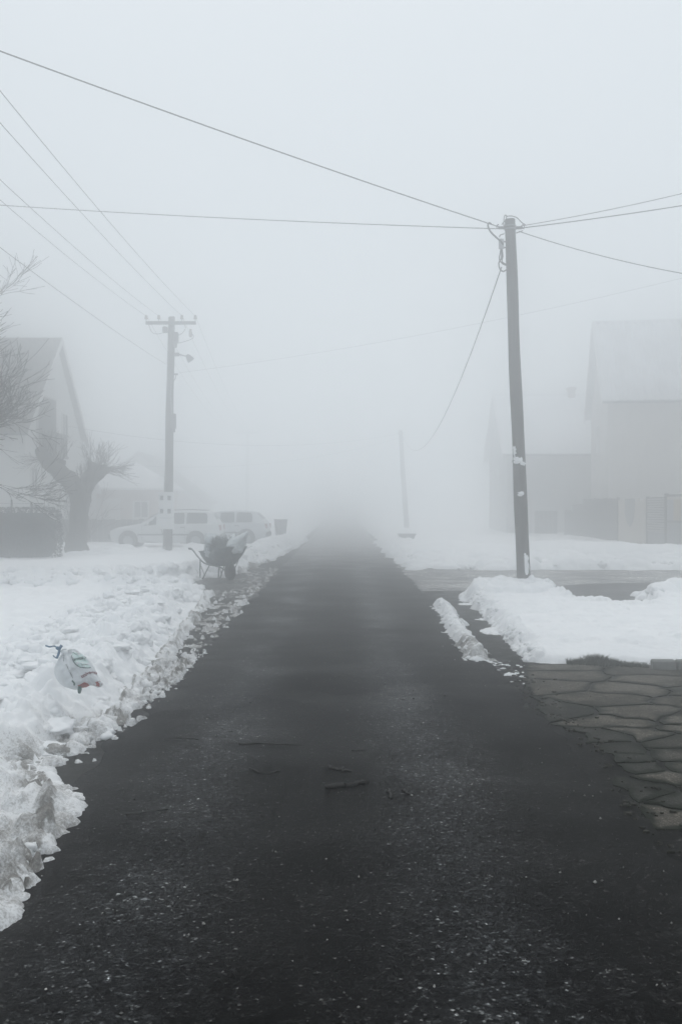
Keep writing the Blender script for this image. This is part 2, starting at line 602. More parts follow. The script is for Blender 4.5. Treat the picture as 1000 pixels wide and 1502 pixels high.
# strip lying on the road
lumps_along(500, lambda: random.uniform(11.15, 17.4), lambda y: 1.48 + 0.22 * (y - 11.3) / 6 + random.gauss(0, 0.055), 0.02, 0.07, (0.6, 0.95))
lumps_along(260, lambda: random.uniform(11.0, 13.6), lambda y: 1.50 + random.gauss(0, 0.12), 0.012, 0.035, (0.6, 1.0))
lumps_along(60, lambda: random.uniform(9.6, 11.3), lambda y: random.uniform(1.62, 1.9), 0.02, 0.05, (0.15, 0.3))
# far right banks
lumps_along(420, lambda: random.uniform(27.0, 34), lambda y: random.uniform(1.9, 11.2), 0.10, 0.45, (0.30, 0.6))
lumps_along(260, lambda: random.uniform(28, 46), lambda y: float(XRF(y)) + random.uniform(-0.08, 1.3), 0.08, 0.30, (0.5, 0.9))
for cx, cyy, rr, hh in ((8.2, 31.5, 1.5, 0.34), (9.3, 30.6, 1.0, 0.30), (10.4, 31.3, 0.9, 0.26), (11.0, 30.2, 0.7, 0.30), (6.4, 32.5, 1.4, 0.24), (4.6, 33, 1.5, 0.22), (2.7, 32.5, 0.9, 0.28),
                        (7.5, 34, 1.8, 0.3), (3.4, 36, 1.5, 0.28), (12.4, 31, 1.2, 0.3), (5.3, 30.0, 1.0, 0.14)):
    LUMPS.append((cx, cyy, rr, hh))
LUMPS = np.array(LUMPS)


def base_height(X, Y):
    w1 = fbm(X, Y, 0.8, 4, 21) * 0.16
    w2 = fbm(X, Y, 0.22, 3, 31) * 0.09
    und = fbm(X, Y, 3.0, 4, 41)
    und2 = fbm(X, Y, 0.5, 3, 47)
    # left of the road, near
    d1 = np.minimum(XE1(Y) - X, YB1(X) - Y) + w1 + w2
    near_thin = sstep(6.9, 5.6, Y)                       # thin slushy skirt at the very front
    H1 = 0.15 + 0.13 * np.exp(-((d1 - 0.5) / 0.38) ** 2) + 0.05 * und + 0.02 * und2
    H1 = H1 * (1 - 0.78 * near_thin * sstep(1.1, 0.35, d1))
    h1 = -0.06 + (H1 + 0.06) * sstep(-0.03, 0.40, d1) ** 0.8 * (0.82 + 0.5 * fbm(X, Y, 0.16, 3, 43))
    streak = fbm(X * 6.0, Y * 1.1, 0.5, 4, 51)
    thin = -0.012 + 0.03 * sstep(0.0, 0.5, d1) + 0.085 * streak + 0.075 * fbm(X, Y, 0.07, 3, 53) + 0.03 * fbm(X, Y, 0.3, 2, 57)
    kt = near_thin * sstep(0.95, 0.45, d1) * (d1 > -0.06)
    h1 = h1 * (1 - kt) + thin * kt
    # left of the road, beyond the driveway
    d2 = np.minimum(XE2(Y) - X, Y - YF2(X)) + w1 * 1.2 + w2
    H2 = 0.11 + 0.14 * np.exp(-((d2 - 0.6) / 0.5) ** 2) + 0.06 * und + 0.012 * und2
    h2 = -0.06 + (H2 + 0.06) * sstep(-0.03, 0.4, d2) ** 0.8
    # right bed
    d3 = np.minimum(np.minimum(X - XR1(Y), Y - YF1(X)), YBR(X) - Y) + w1 * 1.1 + w2 * 1.3
    back = np.exp(-((YBR(X) - Y - 0.55) / 0.5) ** 2)
    H3 = 0.16 + 0.06 * und + 0.022 * und2 + 0.09 * back * (1 - 0.8 * sstep(3.7, 4.1, X) * sstep(5.6, 5.2, X))
    H3 = H3 * (0.45 + 0.55 * sstep(0.0, 1.3, Y - YF1(X)))
    h3 = -0.05 + (H3 + 0.05) * sstep(-0.02, 0.20, d3) ** 0.7
    # right, beyond the side street
    d4 = np.minimum(X - XRF(Y), Y - YFF(X)) + w1 + w2
    H4 = 0.13 + 0.08 * und + 0.02 * und2 + 0.12 * sstep(0.5, 3.0, d4)
    h4 = -0.06 + (H4 + 0.06) * sstep(-0.03, 0.45, d4) ** 0.8
    ds = strip_d(X, Y) + w2 * 0.6 + w1 * 0.2
    h5 = -0.05 + 0.15 * sstep(-0.03, 0.10, ds) ** 0.7
    xg = XE1(np.clip(Y, 0, 20))
    inl = sstep(-0.05, 0.10, X - xg) * sstep(-1.50, -1.64, X) * sstep(7.0, 8.0, Y) * sstep(34, 24, Y)
    pt_ = fbm(X * 2.6, Y * 0.9, 0.30, 5, 111, 0.65)
    h6 = -0.03 + (0.030 + 0.05 * np.clip(pt_ - 0.16, 0, 0.4)) * inl * (pt_ > 0.16) + 0.006 * fbm(X, Y, 0.05, 2, 113)
    h6 = np.where(inl > 0.2, h6, -0.06)
    h = np.maximum.reduce([h1, h2, h3, h4, h5, h6])
    # grime: strongest at the near left edge and on the strip's near end
    e1 = np.exp(-np.clip(d1, 0, 9) / (0.16 + 0.34 * sstep(11, 5, Y))) * (0.30 + 0.70 * sstep(12, 5.2, Y))
    e2 = np.exp(-np.clip(d2, 0, 9) / 0.35) * 0.42
    e3 = np.maximum(np.exp(-np.clip(X - XR1(Y), 0, 9) / 0.07) * 0.5, np.exp(-np.clip(Y - YF1(X), 0, 9) / 0.12) * 0.5)
    e4 = np.exp(-np.clip(d4, 0, 9) / 0.25) * 0.22
    e5 = (0.18 + 0.62 * sstep(14.5, 11.8, Y)) * (ds > -0.12)
    dirt = np.select([h6 >= h, h5 >= h, h1 >= h, h2 >= h, h3 >= h], [0.84 + 0 * X, e5, e1, e2, e3], e4)
    gut = (X > XE1(np.clip(Y, 0, 20)) + 0.02) & (X < 0) & (Y < 21)
    dirt = np.where(gut & (h < 0), 0.62, dirt)
    dirt = np.where((Y < 7.2) & (X < 0), np.maximum(dirt, 0.72 * sstep(7.0, 5.6, Y + 0.35 * (XE1(Y) - X))), dirt)
    return h, np.clip(dirt + 0.25 * vnoise(X, Y, 0.35, 61) * (dirt > 0.1), 0, 1)


def snow_patch(x0, x1, y0, y1, step, fine=0.006):
    nx, ny = int(round((x1 - x0) / step)) + 1, int(round((y1 - y0) / step)) + 1
    gx, gy = np.linspace(x0, x1, nx), np.linspace(y0, y1, ny)
    X, Y = np.meshgrid(gx, gy)
    h, dirt = base_height(X, Y)
    # warped coordinates make the lumps irregular
    Xw = X + 0.030 * fbm(X, Y, 0.07, 3, 71)
    Yw = Y + 0.030 * fbm(X, Y, 0.07, 3, 81)
    L = np.zeros_like(h)
    sx, sy = gx[1] - gx[0], gy[1] - gy[0]
    sel = LUMPS[(LUMPS[:, 0] > x0 - 0.6) & (LUMPS[:, 0] < x1 + 0.6) & (LUMPS[:, 1] > y0 - 0.6) & (LUMPS[:, 1] < y1 + 0.6)]
    for lx, ly, lr, lh in sel:
        if lr < step * 0.9:
            continue
        m = lr + 0.14
        i0, i1 = max(0, int((lx - m - x0) / sx)), min(nx, int((lx + m - x0) / sx) + 2)
        j0, j1 = max(0, int((ly - m - y0) / sy)), min(ny, int((ly + m - y0) / sy) + 2)
        if i1 <= i0 or j1 <= j0:
            continue
        q = ((Xw[j0:j1, i0:i1] - lx) ** 2 + (Yw[j0:j1, i0:i1] - ly) ** 2) / (lr * lr)
        bsh = lh * np.sqrt(np.clip(1 - q, 0, 1))
        if lr < 0.6:
            loc = h[min(ny - 1, max(0, int((ly - y0) / sy))), min(nx - 1, max(0, int((lx - x0) / sx)))]
            if loc < 0:                     # lying free on the ground
                bsh = np.where(bsh > 0, bsh + 0.045 * (bsh > 0.004), 0)
        np.maximum(L[j0:j1, i0:i1], bsh, out=L[j0:j1, i0:i1])
    h = h + L
    h = h + fine * 2 * fbm(X, Y, 0.05, 3, 91) * (step < 0.08) + 0.028 * fbm(X, Y, 0.10, 4, 95) * (L > 0.005)
    keep = h > -0.025
    k4 = keep[:-1, :-1] | keep[1:, :-1] | keep[:-1, 1:] | keep[1:, 1:]
    idx = np.arange(nx * ny).reshape(ny, nx)
    q = np.stack([idx[:-1, :-1][k4], idx[:-1, 1:][k4], idx[1:, 1:][k4], idx[1:, :-1][k4]], 1)
    used = np.unique(q)
    remap = np.full(nx * ny, -1)
    remap[used] = np.arange(len(used))
    V = np.stack([X.ravel()[used], Y.ravel()[used], h.ravel()[used]], 1)
    return V, remap[q], dirt.ravel()[used]


def snow_object(name, patches):
    V, Q, D = [], [], []
    base = 0
    for p in patches:
        v, q, d = snow_patch(*p)
        V.append(v)
        Q.append(q + base)
        D.append(d)
        base += len(v)
    V, Q, D = np.concatenate(V), np.concatenate(Q), np.concatenate(D)
    me = bpy.data.meshes.new(name)
    me.vertices.add(len(V))
    me.vertices.foreach_set('co', V.ravel())
    me.loops.add(Q.size)
    me.loops.foreach_set('vertex_index', Q.ravel().astype(np.int32))
    me.polygons.add(len(Q))
    me.polygons.foreach_set('loop_start', np.arange(0, Q.size, 4, dtype=np.int32))
    me.update(calc_edges=True)
    me.validate()
    a = me.attributes.new('dirt', 'FLOAT', 'POINT')
    a.data.foreach_set('value', D.astype(np.float32))
    return link(name, me, M_SNOW, smooth=True, kind='structure')


snow_object('snow_verge', [(-4.2, -1.2, 2.4, 12.0, 0.016), (-12.2, -4.2, 2.4, 12.0, 0.08), (-4.2, -1.2, 12.0, 20.4, 0.024), (-12.2, -4.2, 12.0, 20.4, 0.08),
                           (-10.2, -1.2, 20.4, 27.6, 0.04), (-34.2, -10.2, 20.4, 27.6, 0.3), (-34.2, -12.2, 2.4, 20.4, 0.5),
                           (-10.2, -1.2, 27.6, 54.0, 0.08), (-34.2, -10.2, 27.6, 54.0, 0.3), (-110.2, -1.0, 54.0, 230.0, 0.8)])
snow_object('snow_verge', [(1.2, 4.2, 9.6, 20.4, 0.02), (4.2, 9.0, 9.6, 20.4, 0.04), (9.0, 40.2, 9.6, 20.4, 0.3),
                           (1.2, 13.2, 26.0, 38.0, 0.05), (13.2, 40.2, 26.0, 38.0, 0.3), (1.2, 40.2, 38.0, 62.0, 0.15), (1.0, 110.2, 62.0, 230.0, 0.8)])


def snow_z(x, y):
    h, _ = base_height(np.array([x], float), np.array([y], float))
    return max(0.0, float(h[0]))



def clod_shapes(k=10):
    import bmesh
    out = []
    for i in range(k):
        bm = bmesh.new()
        bmesh.ops.create_icosphere(bm, subdivisions=2 if i < 6 else 3, radius=1)
        bm.verts.index_update()
        V = []
        for v in bm.verts:
            q = v.co
            n1 = mnoise.noise(q * 1.3 + Vector((i * 7.1, 0, 0)))
            n2 = mnoise.noise(q * 3.1 + Vector((0, i * 5.3, 0)))
            n3 = mnoise.noise(q * 7.0 + Vector((0, 0, i * 3.7)))
            V.append(q * (1 + 0.42 * n1 + 0.30 * n2 + 0.13 * n3))
        out.append((np.array([tuple(p) for p in V]), np.array([[a.index for a in f.verts] for f in bm.faces])))
        bm.free()
    return out


CLODS = clod_shapes()


def clod_object(name, label, spots):
    """spots: (x, y, radius, dirt)"""
    rr = np.random.default_rng(77)
    sp = np.array(spots, float)
    h, _ = base_height(sp[:, 0], sp[:, 1])
    VV, FF, DD = [], [], []
    base = 0
    for (x, y, r, d), z in zip(sp, h):
        V, F = CLODS[6 + rr.integers(0, 4)] if abs(r) > 0.055 else CLODS[rr.integers(0, 6)]
        a, b, c = rr.uniform(0, 6.28, 3)
        M = np.array(Matrix.Rotation(a, 3, 'X') @ Matrix.Rotation(b, 3, 'Y') @ Matrix.Rotation(c, 3, 'Z'))
        flat = r < 0
        r = abs(r)
        s = r * rr.uniform(0.75, 1.25, 3) * np.array((1.1, 1.1, 0.32 if flat else 0.85))
        if flat:
            M = np.eye(3)
        P = (V @ M.T) * s + np.array((x, y, max(z, 0.0) + r * rr.uniform(0.05, 0.5)))
        VV.append(P)
        FF.append(F + base)
        DD.append(np.full(len(P), d))
        base += len(P)
    V, F, D = np.concatenate(VV), np.concatenate(FF), np.concatenate(DD)
    me = bpy.data.meshes.new(name)
    me.vertices.add(len(V))
    me.vertices.foreach_set('co', V.ravel())
    me.loops.add(F.size)
    me.loops.foreach_set('vertex_index', F.ravel().astype(np.int32))
    me.polygons.add(len(F))
    me.polygons.foreach_set('loop_start', np.arange(0, F.size, 3, dtype=np.int32))
    me.update(calc_edges=True)
    at_ = me.attributes.new('dirt', 'FLOAT', 'POINT')
    at_.data.foreach_set('value', D.astype(np.float32))
    return tag(link(name, me, M_SNOW, smooth=True, kind='stuff'), label, 'snow')


spots = []
for _ in range(3000):
    y = random.uniform(3.6, 6.6)
    x = float(XE1(y)) + 0.03 - 0.55 * random.random() ** 1.2
    spots.append((x, y, 0.007 * 4.5 ** random.random(), min(1, random.uniform(0.25, 0.9))))
for _ in range(2600):
    y = 4.2 + 15.2 * random.random() ** 1.1
    e = random.random()
    off_ = -0.06 + 0.85 * e ** 1.3
    x = float(XE1(y)) - off_
    r = 0.014 * (6.5 ** random.random()) * (1.0 if off_ > 0.1 else 0.75) * (0.55 if y < 6.4 else 1)
    if float(vnoise(np.array([x]), np.array([y]), 0.7, 17)[0]) > 0.12 and off_ > 0.15:
        continue
    dirt = max(0.05, (0.75 - 0.8 * off_) * float(sstep(13, 5.5, np.array(y))) + random.uniform(-0.12, 0.2))
    spots.append((x, y, r, min(1, dirt)))
for _ in range(420):                      # broken crust farther up the bank
    y = random.uniform(7, 20)
    spots.append((float(XE1(y)) - random.uniform(0.7, 1.7), y, random.uniform(0.02, 0.09), 0.05))
for _ in range(360):
    y = random.gauss(10.3, 0.6)
    spots.append((random.gauss(-1.68, 0.06), y, random.uniform(0.006, 0.026), random.uniform(0.4, 0.8)))
for _ in range(420):
    spots.append((random.uniform(-7.4, -3.3), random.gauss(23.1, 0.7), random.uniform(0.03, 0.13), random.uniform(0.0, 0.35)))
for _ in range(260):
    spots.append((random.uniform(-8.5, -2.8), random.uniform(20.2, 21.0), random.uniform(0.03, 0.10), random.uniform(0.0, 0.25)))
for _ in range(800):
    y = random.uniform(24.3, 44)
    spots.append((float(XE2(y)) - random.uniform(-0.08, 1.0), y, random.uniform(0.03, 0.13), random.uniform(0.0, 0.4)))
for _ in range(60):                       # slabs of crust turned up by the plough
    y = random.uniform(6.8, 19)
    spots.append((float(XE1(y)) - random.uniform(0.05, 1.2), y, -random.uniform(0.07, 0.15), random.uniform(0.0, 0.25)))
for _ in range(26):                       # snow pushed up against the bag
    a_ = random.uniform(0, 1)
    spots.append((-2.20 + 0.50 * a_ + random.gauss(0, 0.02), 7.50 + random.gauss(0, 0.035), random.uniform(0.025, 0.06), random.uniform(0.0, 0.3)))
clod_object('snow_clods', 'broken grey and white snow clods ploughed up along the left road edge', spots)
spots = []
for _ in range(420):
    y = random.uniform(11.1, 17.3)
    near = float(sstep(14.5, 11.6, np.array(y)))
    spots.append((1.48 + 0.22 * (y - 11.3) / 6 + random.gauss(0, 0.06), y, random.uniform(0.010, 0.04), min(1, 0.1 + 0.6 * near * random.random())))
for _ in range(330):
    y = random.uniform(11.1, 18.6)
    spots.append((float(XR1(y)) + random.uniform(0.0, 0.14), y, random.uniform(0.012, 0.045), random.uniform(0, 0.5)))
for _ in range(150):
    x = random.choice((random.uniform(2.3, 3.8), random.uniform(5.3, 9)))
    spots.append((x, float(YBR(x)) - random.uniform(0.0, 0.6), random.uniform(0.04, 0.13), 0.0))
for _ in range(260):
    y = random.uniform(27.2, 40)
    spots.append((float(XRF(y)) + random.uniform(0.0, 1.4) if y > 30 else random.uniform(2.6, 10.5), y if y > 30 else random.uniform(27.0, 28.2), random.uniform(0.03, 0.12), random.uniform(0, 0.3)))
clod_object('snow_clods', 'broken snow clods lying on the strip and bed right of the road', spots)

# ------------------------------------------------------------------ cracked pavement on the right
def mat_slab(k, tint):
    m, nt, b = new_mat('worn pavement')
    v = coords(nt)
    vo = nd(nt, 'ShaderNodeTexVoronoi')
    vo.inputs['Scale'].default_value = 130
    nt.links.new(v, vo.inputs['Vector'])
    sx = nd(nt, 'ShaderNodeSeparateColor')
    nt.links.new(vo.outputs['Color'], sx.inputs[0])
    n1 = noise_n(nt, v, 3.0, 6, 0.7)
    c = ramp(nt, sx.outputs[0], [(0.0, (0.020, 0.020, 0.018)), (0.5, (0.066, 0.062, 0.055)), (0.9, (0.125, 0.118, 0.105)), (0.97, (0.25, 0.24, 0.22))])
    c = mixc(nt, 1.0, c, tuple(k * q for q in tint), 'MULTIPLY')
    c = mixc(nt, ramp(nt, n1, [(0.46, g3(0.0)), (0.60, g3(0.9))]), c, mixc(nt, 1.0, c, (0.28, 0.31, 0.27), 'MULTIPLY'))
    ed = nd(nt, 'ShaderNodeAttribute', attribute_name='edge')
    n5 = noise_n(nt, v, 11, 6, 0.75)
    f = math_n(nt, 'ADD', ed.outputs['Fac'], math_n(nt, 'MULTIPLY_ADD', n5, 1.6, -0.8))
    moss = ramp(nt, noise_n(nt, v, 50, 4, 0.7), [(0.35, (0.004, 0.006, 0.004)), (0.55, (0.013, 0.018, 0.011)), (0.7, (0.03, 0.034, 0.026))])
    c = mixc(nt, ramp(nt, f, [(0.12, g3(0)), (0.62, g3(1))]), moss, c)
    nt.links.new(c, b.inputs['Base Color'])
    b.inputs['Roughness'].default_value = 0.8
    b.inputs['Specular IOR Level'].default_value = 0.10
    bump(nt, b, math_n(nt, 'ADD', sx.outputs[0], math_n(nt, 'MULTIPLY', noise_n(nt, v, 40, 5), 1.5)), 0.7, 0.006)
    return m


M_SLABS = [mat_slab(1.2, (1.0, 0.95, 0.89)), mat_slab(0.85, (1.0, 0.98, 0.94)), mat_slab(1.5, (1.0, 0.95, 0.90)), mat_slab(0.5, (0.95, 1.0, 0.97))]
M_MOSS = mat_asphalt('mossy joint soil', 0.0035, 0.011, tracks=False, chips=0.95)
pav_poly = [(1.50, 3.0), (1.50, 5.2), (1.56, 8.4), (1.85, 11.2), (4.0, 11.0), (9, 11.0), (9, 3.0)]
pavement = sheet('pavement', pav_poly, 0.004, M_MOSS)


def clip_half(poly, px, py, nx, ny):
    """keep the side where (p - P).n <= 0"""
    out = []
    for i in range(len(poly)):
        a, b = poly[i], poly[(i + 1) % len(poly)]
        da = (a[0] - px) * nx + (a[1] - py) * ny
        db = (b[0] - px) * nx + (b[1] - py) * ny
        if da <= 0:
            out.append(a)
        if da * db < 0:
            t = da / (da - db)
            out.append((a[0] + (b[0] - a[0]) * t, a[1] + (b[1] - a[1]) * t))
    return out


seeds = []
rs = random.Random(41)
tries = 0
while tries < 9000 and len(seeds) < 280:
    tries += 1
    x, y = rs.uniform(1.75, 5.6), rs.uniform(4.2, 10.75)
    near = 0.19 + 0.075 * max(0, y - 6.0) + 0.05 * (x - 1.8) + 0.34 * rs.random() ** 2
    if x < 1.75 + 0.03 * abs(y - 7.5):
        continue
    if all(((x - a) / 1.25) ** 2 + ((y - b) * 1.1) ** 2 > near * near for a, b in seeds):
        seeds.append((x, y))
for i, (x, y) in enumerate(seeds):
    poly = [(1.72 + 0.1 * math.sin(y * 3), 4.0), (6.0, 4.0), (6.0, 10.55), (2.05, 10.92), (1.72 + 0.1 * math.sin(y * 2), 10.2)]
    for j, (a, b) in enumerate(seeds):
        if i == j:
            continue
        dx, dy = a - x, b - y
        dd = math.hypot(dx, dy)
        if dd > 3.2:
            continue
        gap = 0.006 + 0.012 * rs.random()
        poly = clip_half(poly, (x + a) / 2 - dx / dd * gap, (y + b) / 2 - dy / dd * gap, dx / dd, dy / dd)
        if len(poly) < 3:
            break
    if len(poly) < 3:
        continue
    # wander along each edge so that it breaks like an old crack
    ring = []
    for k in range(len(poly)):
        a, b = poly[k], poly[(k + 1) % len(poly)]
        L = math.hypot(b[0] - a[0], b[1] - a[1])
        m = max(1, int(L / 0.07))
        for q in range(m):
            t = q / m
            px, py = a[0] + (b[0] - a[0]) * t, a[1] + (b[1] - a[1]) * t
            w = 0.17 * float(fbm(np.array([px]), np.array([py]), 0.34, 4, 7)[0])
            ring.append((px + w, py + w * 0.6))
    n = len(ring)
    cx, cyy = sum(p[0] for p in ring) / n, sum(p[1] for p in ring) / n
    tilt = (rs.uniform(-0.004, 0.004), rs.uniform(-0.004, 0.004))
    z0 = 0.015 + rs.uniform(-0.003, 0.004)
    def zz(p):
        return z0 + tilt[0] * (p[0] - cx) + tilt[1] * (p[1] - cyy)
    vs = [(p[0], p[1], -0.004) for p in ring]
    vs += [(p[0] + (cx - p[0]) * 0.012, p[1] + (cyy - p[1]) * 0.012, zz(p) - 0.005) for p in ring]
    def inset(w_):
        return [min(0.55, w_ * (0.6 + 0.8 * rs.random()) / max(0.08, math.hypot(cx - p[0], cyy - p[1]))) for p in ring]
    for w_, dz in ((0.03, 0.001), (0.10, 0.0), (0.17, 0.0)):
        vs += [(p[0] + (cx - p[0]) * f_, p[1] + (cyy - p[1]) * f_, zz(p) - dz) for p, f_ in zip(ring, inset(w_))]
    edge_a = [0.0] * (2 * n) + [0.15] * n + [0.7] * n + [1.0] * n
    fs = []
    for k in range(n):
        k2 = (k + 1) % n
        fs += [(q * n + k, q * n + k2, (q + 1) * n + k2, (q + 1) * n + k) for q in range(4)]
    fs.append(tuple(range(4 * n, 5 * n)))
    me = bpy.data.meshes.new('paving_slab')
    me.from_pydata(vs, [], fs)
    me.materials.append(M_SLABS[rs.randrange(3)] if cx > 1.95 or rs.random() < 0.3 else M_SLABS[3])
    ea = me.attributes.new('edge', 'FLOAT', 'POINT')
    ea.data.foreach_set('value', np.array(edge_a, np.float32))
    link('paving_slab', me, None, pavement, smooth=False)

# crumbled bits along the broken edge
vs, fs = [], []
for _ in range(170):
    y = rs.uniform(4.6, 10.8)
    x = 1.62 + 0.06 * math.sin(y * 2) + abs(rs.gauss(0, 0.16))
    r = 0.005 * 4 ** rs.random()
    k = rs.randint(5, 7)
    a0 = rs.uniform(0, 6)
    b0 = len(vs)
    rr_ = [r * rs.uniform(0.7, 1.3) for _ in range(k)]
    top = 0.006 + min(0.02, r * 0.5)
    for lvl, q in ((0.002, 1.05), (top, 0.85)):
        for i in range(k):
            vs.append((x + rr_[i] * q * math.cos(a0 + i * 6.283 / k) * 1.2, y + rr_[i] * q * math.sin(a0 + i * 6.283 / k), lvl + 0.012))
    fs += [(b0 + i, b0 + (i + 1) % k, b0 + k + (i + 1) % k, b0 + k + i) for i in range(k)] + [tuple(b0 + k + i for i in range(k))]
me = bpy.data.meshes.new('paving_rubble')
me.from_pydata(vs, [], fs)
ea = me.attributes.new('edge', 'FLOAT', 'POINT')
ea.data.foreach_set('value', np.full(len(vs), 0.45, np.float32))
link('paving_rubble', me, M_SLABS[1], pavement, kind='stuff')

# kerb stones at the edge of the snow bed
M_KERB = plain('kerb concrete', (0.16, 0.165, 0.16), 0.85, 0.25, 9, bmp=0.004)
kerb = thing('kerb', 'low grey concrete kerb stones edging the snow bed beside cracked paving', 'kerb', (3.20, 10.50, 0.0), R(-3))
kx = 0.0
for w in (0.25, 0.62, 0.60, 0.61, 0.62):
    mb = MB()
    mb.box((kx + w / 2, 0.06, 0.055), (w - 0.012, 0.13, 0.11), bevel=0.014)
    part('kerb_stone', mb, M_KERB, kerb)
    kx += w

# grass showing at the thawed edge
M_GRASS = plain('winter grass', (0.018, 0.030, 0.014), 0.8, 0.4, 12)
mb = MB()
for _ in range(2400):
    u = random.random()
    x = 2.42 + 0.78 * u
    dens = 0.35 + 0.65 * math.exp(-((x - 2.72) / 0.16) ** 2)
    if random.random() > dens:
        continue
    y = float(YF1(x)) - 0.02 + random.gauss(0, 0.03)
    hgt = (0.03 + 0.085 * dens) * random.uniform(0.5, 1.25)
    a = random.uniform(0, 6.28)
    lx, ly = math.cos(a) * hgt * random.uniform(0.2, 0.9), math.sin(a) * hgt * random.uniform(0.2, 0.9)
    w = 0.0042
    mb.add([(x - w, y, 0.0), (x + w, y, 0.0), (x + lx * .5 + w * .6, y + ly * .5, hgt * .65), (x + lx * .5 - w * .6, y + ly * .5, hgt * .65), (x + lx, y + ly, hgt)],
           [(0, 1, 2, 3), (3, 2, 4)])
tag(link('grass', mb.mesh('grass'), M_GRASS, kind='stuff'), 'dark green grass tuft sticking out along the edge of the snow bed', 'grass')

# ------------------------------------------------------------------ grit on the road
def mat_grit():
    m, nt, b = new_mat('road grit')
    oi = nd(nt, 'ShaderNodeAttribute', attribute_name='tone')
    c = ramp(nt, oi.outputs['Fac'], [(0.0, (0.05, 0.05, 0.05)), (0.6, (0.16, 0.155, 0.145)), (0.9, (0.36, 0.35, 0.33)), (1.0, (0.55, 0.53, 0.49))])
    nt.links.new(c, b.inputs['Base Color'])
    b.inputs['Roughness'].default_value = 0.8
    return m


OCT_V = np.array([(1, 0, 0), (-1, 0, 0), (0, 1, 0), (0, -1, 0), (0, 0, 1), (0, 0, -1)], float)
OCT_F = [(0, 2, 4), (2, 1, 4), (1, 3, 4), (3, 0, 4), (2, 0, 5), (1, 2, 5), (3, 1, 5), (0, 3, 5)]
vs, fs, tones = [], [], []
rg = np.random.default_rng(5)
for k in range(3600):
    y = 3.1 + 17 * rg.random() ** 1.6
    x = rg.uniform(-1.55, 1.55) if rg.random() < 0.8 else rg.uniform(1.3, 2.6)
    s = 0.0018 * (1 + 2.8 * rg.random() ** 4)
    if rg.random() < 0.012:
        s *= 1.9
    a = rg.uniform(0, 6.28)
    zr = 0.014 + 0.022 * (1 - min(1, abs(x) / 1.6) ** 2)
    if x > 1.6:
        zr = 0.03
    b0 = len(vs)
    sc = s * rg.uniform(0.6, 1.3, 3)
    P = OCT_V * sc * rg.uniform(0.75, 1.25, (6, 1))
    ca, sa = math.cos(a), math.sin(a)
    for p in P:
        vs.append((x + p[0] * ca - p[1] * sa, y + p[0] * sa + p[1] * ca, zr + sc[2] * 0.55 + p[2]))
    fs += [tuple(i + b0 for i in f) for f in OCT_F]
    t = rg.random() ** 1.5
    tones += [t] * 6
me = bpy.data.meshes.new('grit')
me.from_pydata(vs, [], fs)
at_ = me.attributes.new('tone', 'FLOAT', 'POINT')
at_.data.foreach_set('value', np.array(tones, np.float32))
tag(link('grit', me, mat_grit(), kind='stuff'), 'pale gravel grit scattered over the dark asphalt road', 'gravel')

# twigs lying on the road
M_DEADWOOD = plain('wet dead wood', (0.010, 0.009, 0.008), 0.7, 0.3, 30)
def ground_pt(px, py, z=0.03):
    Y = (EYE - z) * 1500 / (py - 742)
    return Vector(((px - 500) / 1500 * Y, Y, z))


TW = [([(350, 1092), (380, 1091.5), (410, 1092.5), (443, 1093.5)], 0.0055, 'long straight twig lying alone across the wet road'),
      ([(365, 1127), (378, 1134), (394, 1135.5), (410, 1132.5)], 0.0055, 'thin curved twig lying on the road below the long straight twig'),
      ([(481, 1125), (492, 1130), (503, 1132), (515, 1132)], 0.010, 'short crooked twig on the road just above the thick stick'),
      ([(478, 1156), (500, 1153.5), (520, 1152), (531, 1148.5), (541, 1149)], 0.014, 'thick dark broken stick with a knobbly end on the road'),
      ([(516, 1102.5), (526, 1102), (537, 1101)], 0.005, 'tiny straight twig on the road above the crooked twig'),
      ([(240, 1085), (262, 1084), (290, 1085)], 0.004, 'faint thin twig near the left wheel track of the road'),
      ([(571, 1161), (574, 1166), (574, 1172)], 0.009, 'small dark bark scrap standing apart beside the thick stick'),
      ([(590, 1161), (596, 1164), (600, 1166)], 0.009, 'small dark bark crumb beyond the bark scrap on the road'),
      ([(185, 1196), (215, 1192), (245, 1188)], 0.004, 'long hair-thin twig beside the dirty slush tongue on the road')]
for pts, r, lab in TW:
    r *= 1.25
    base = [ground_pt(x, y, 0.030 + r * 0.8) for x, y in pts]
    o0 = base[0].copy()
    path = []
    for i in range(len(base) - 1):
        for k in range(4):
            p = base[i].lerp(base[i + 1], k / 4)
            path.append(p - o0 + Vector((random.gauss(0, r * .5), random.gauss(0, r * .5), random.uniform(0, r * .5))))
    path.append(base[-1] - o0)
    rad = [r * random.uniform(0.75, 1.15) * (1 - 0.35 * i / len(path)) for i in range(len(path))]
    mb = MB()
    mb.tube(path, rad, 6)
    if r > 0.008:
        mid = path[len(path) // 2]
        mb.tube([mid, mid + Vector((0.03, 0.035, 0.012))], [r * .6, r * .3], 5)
    o = part('twig', mb, M_DEADWOOD, None, smooth=True, loc=o0)
    tag(o, lab, 'twig', 'twigs lying on the road')

# ------------------------------------------------------------------ poles and wires
def pole_mesh(base, top, r0, r1, n=16, seg=26):
    mb = MB()
    b, t = Vector(base), Vector(top)
    pts, rad = [], []
    for i in range(seg + 1):
        u = i / seg
        p = b.lerp(t, u)
        p += Vector((math.sin(u * 7) * 0.008 + math.sin(u * 17) * 0.004, math.cos(u * 5) * 0.006, 0))
        pts.append(p)
        rad.append((r0 + (r1 - r0) * u) * (1 + 0.03 * math.sin(u * 23 + 1)))
    pts.append(t + Vector((0, 0, 0.015)))
    rad.append(r1 * 0.72)
    mb.tube(pts, rad, n)
    return mb


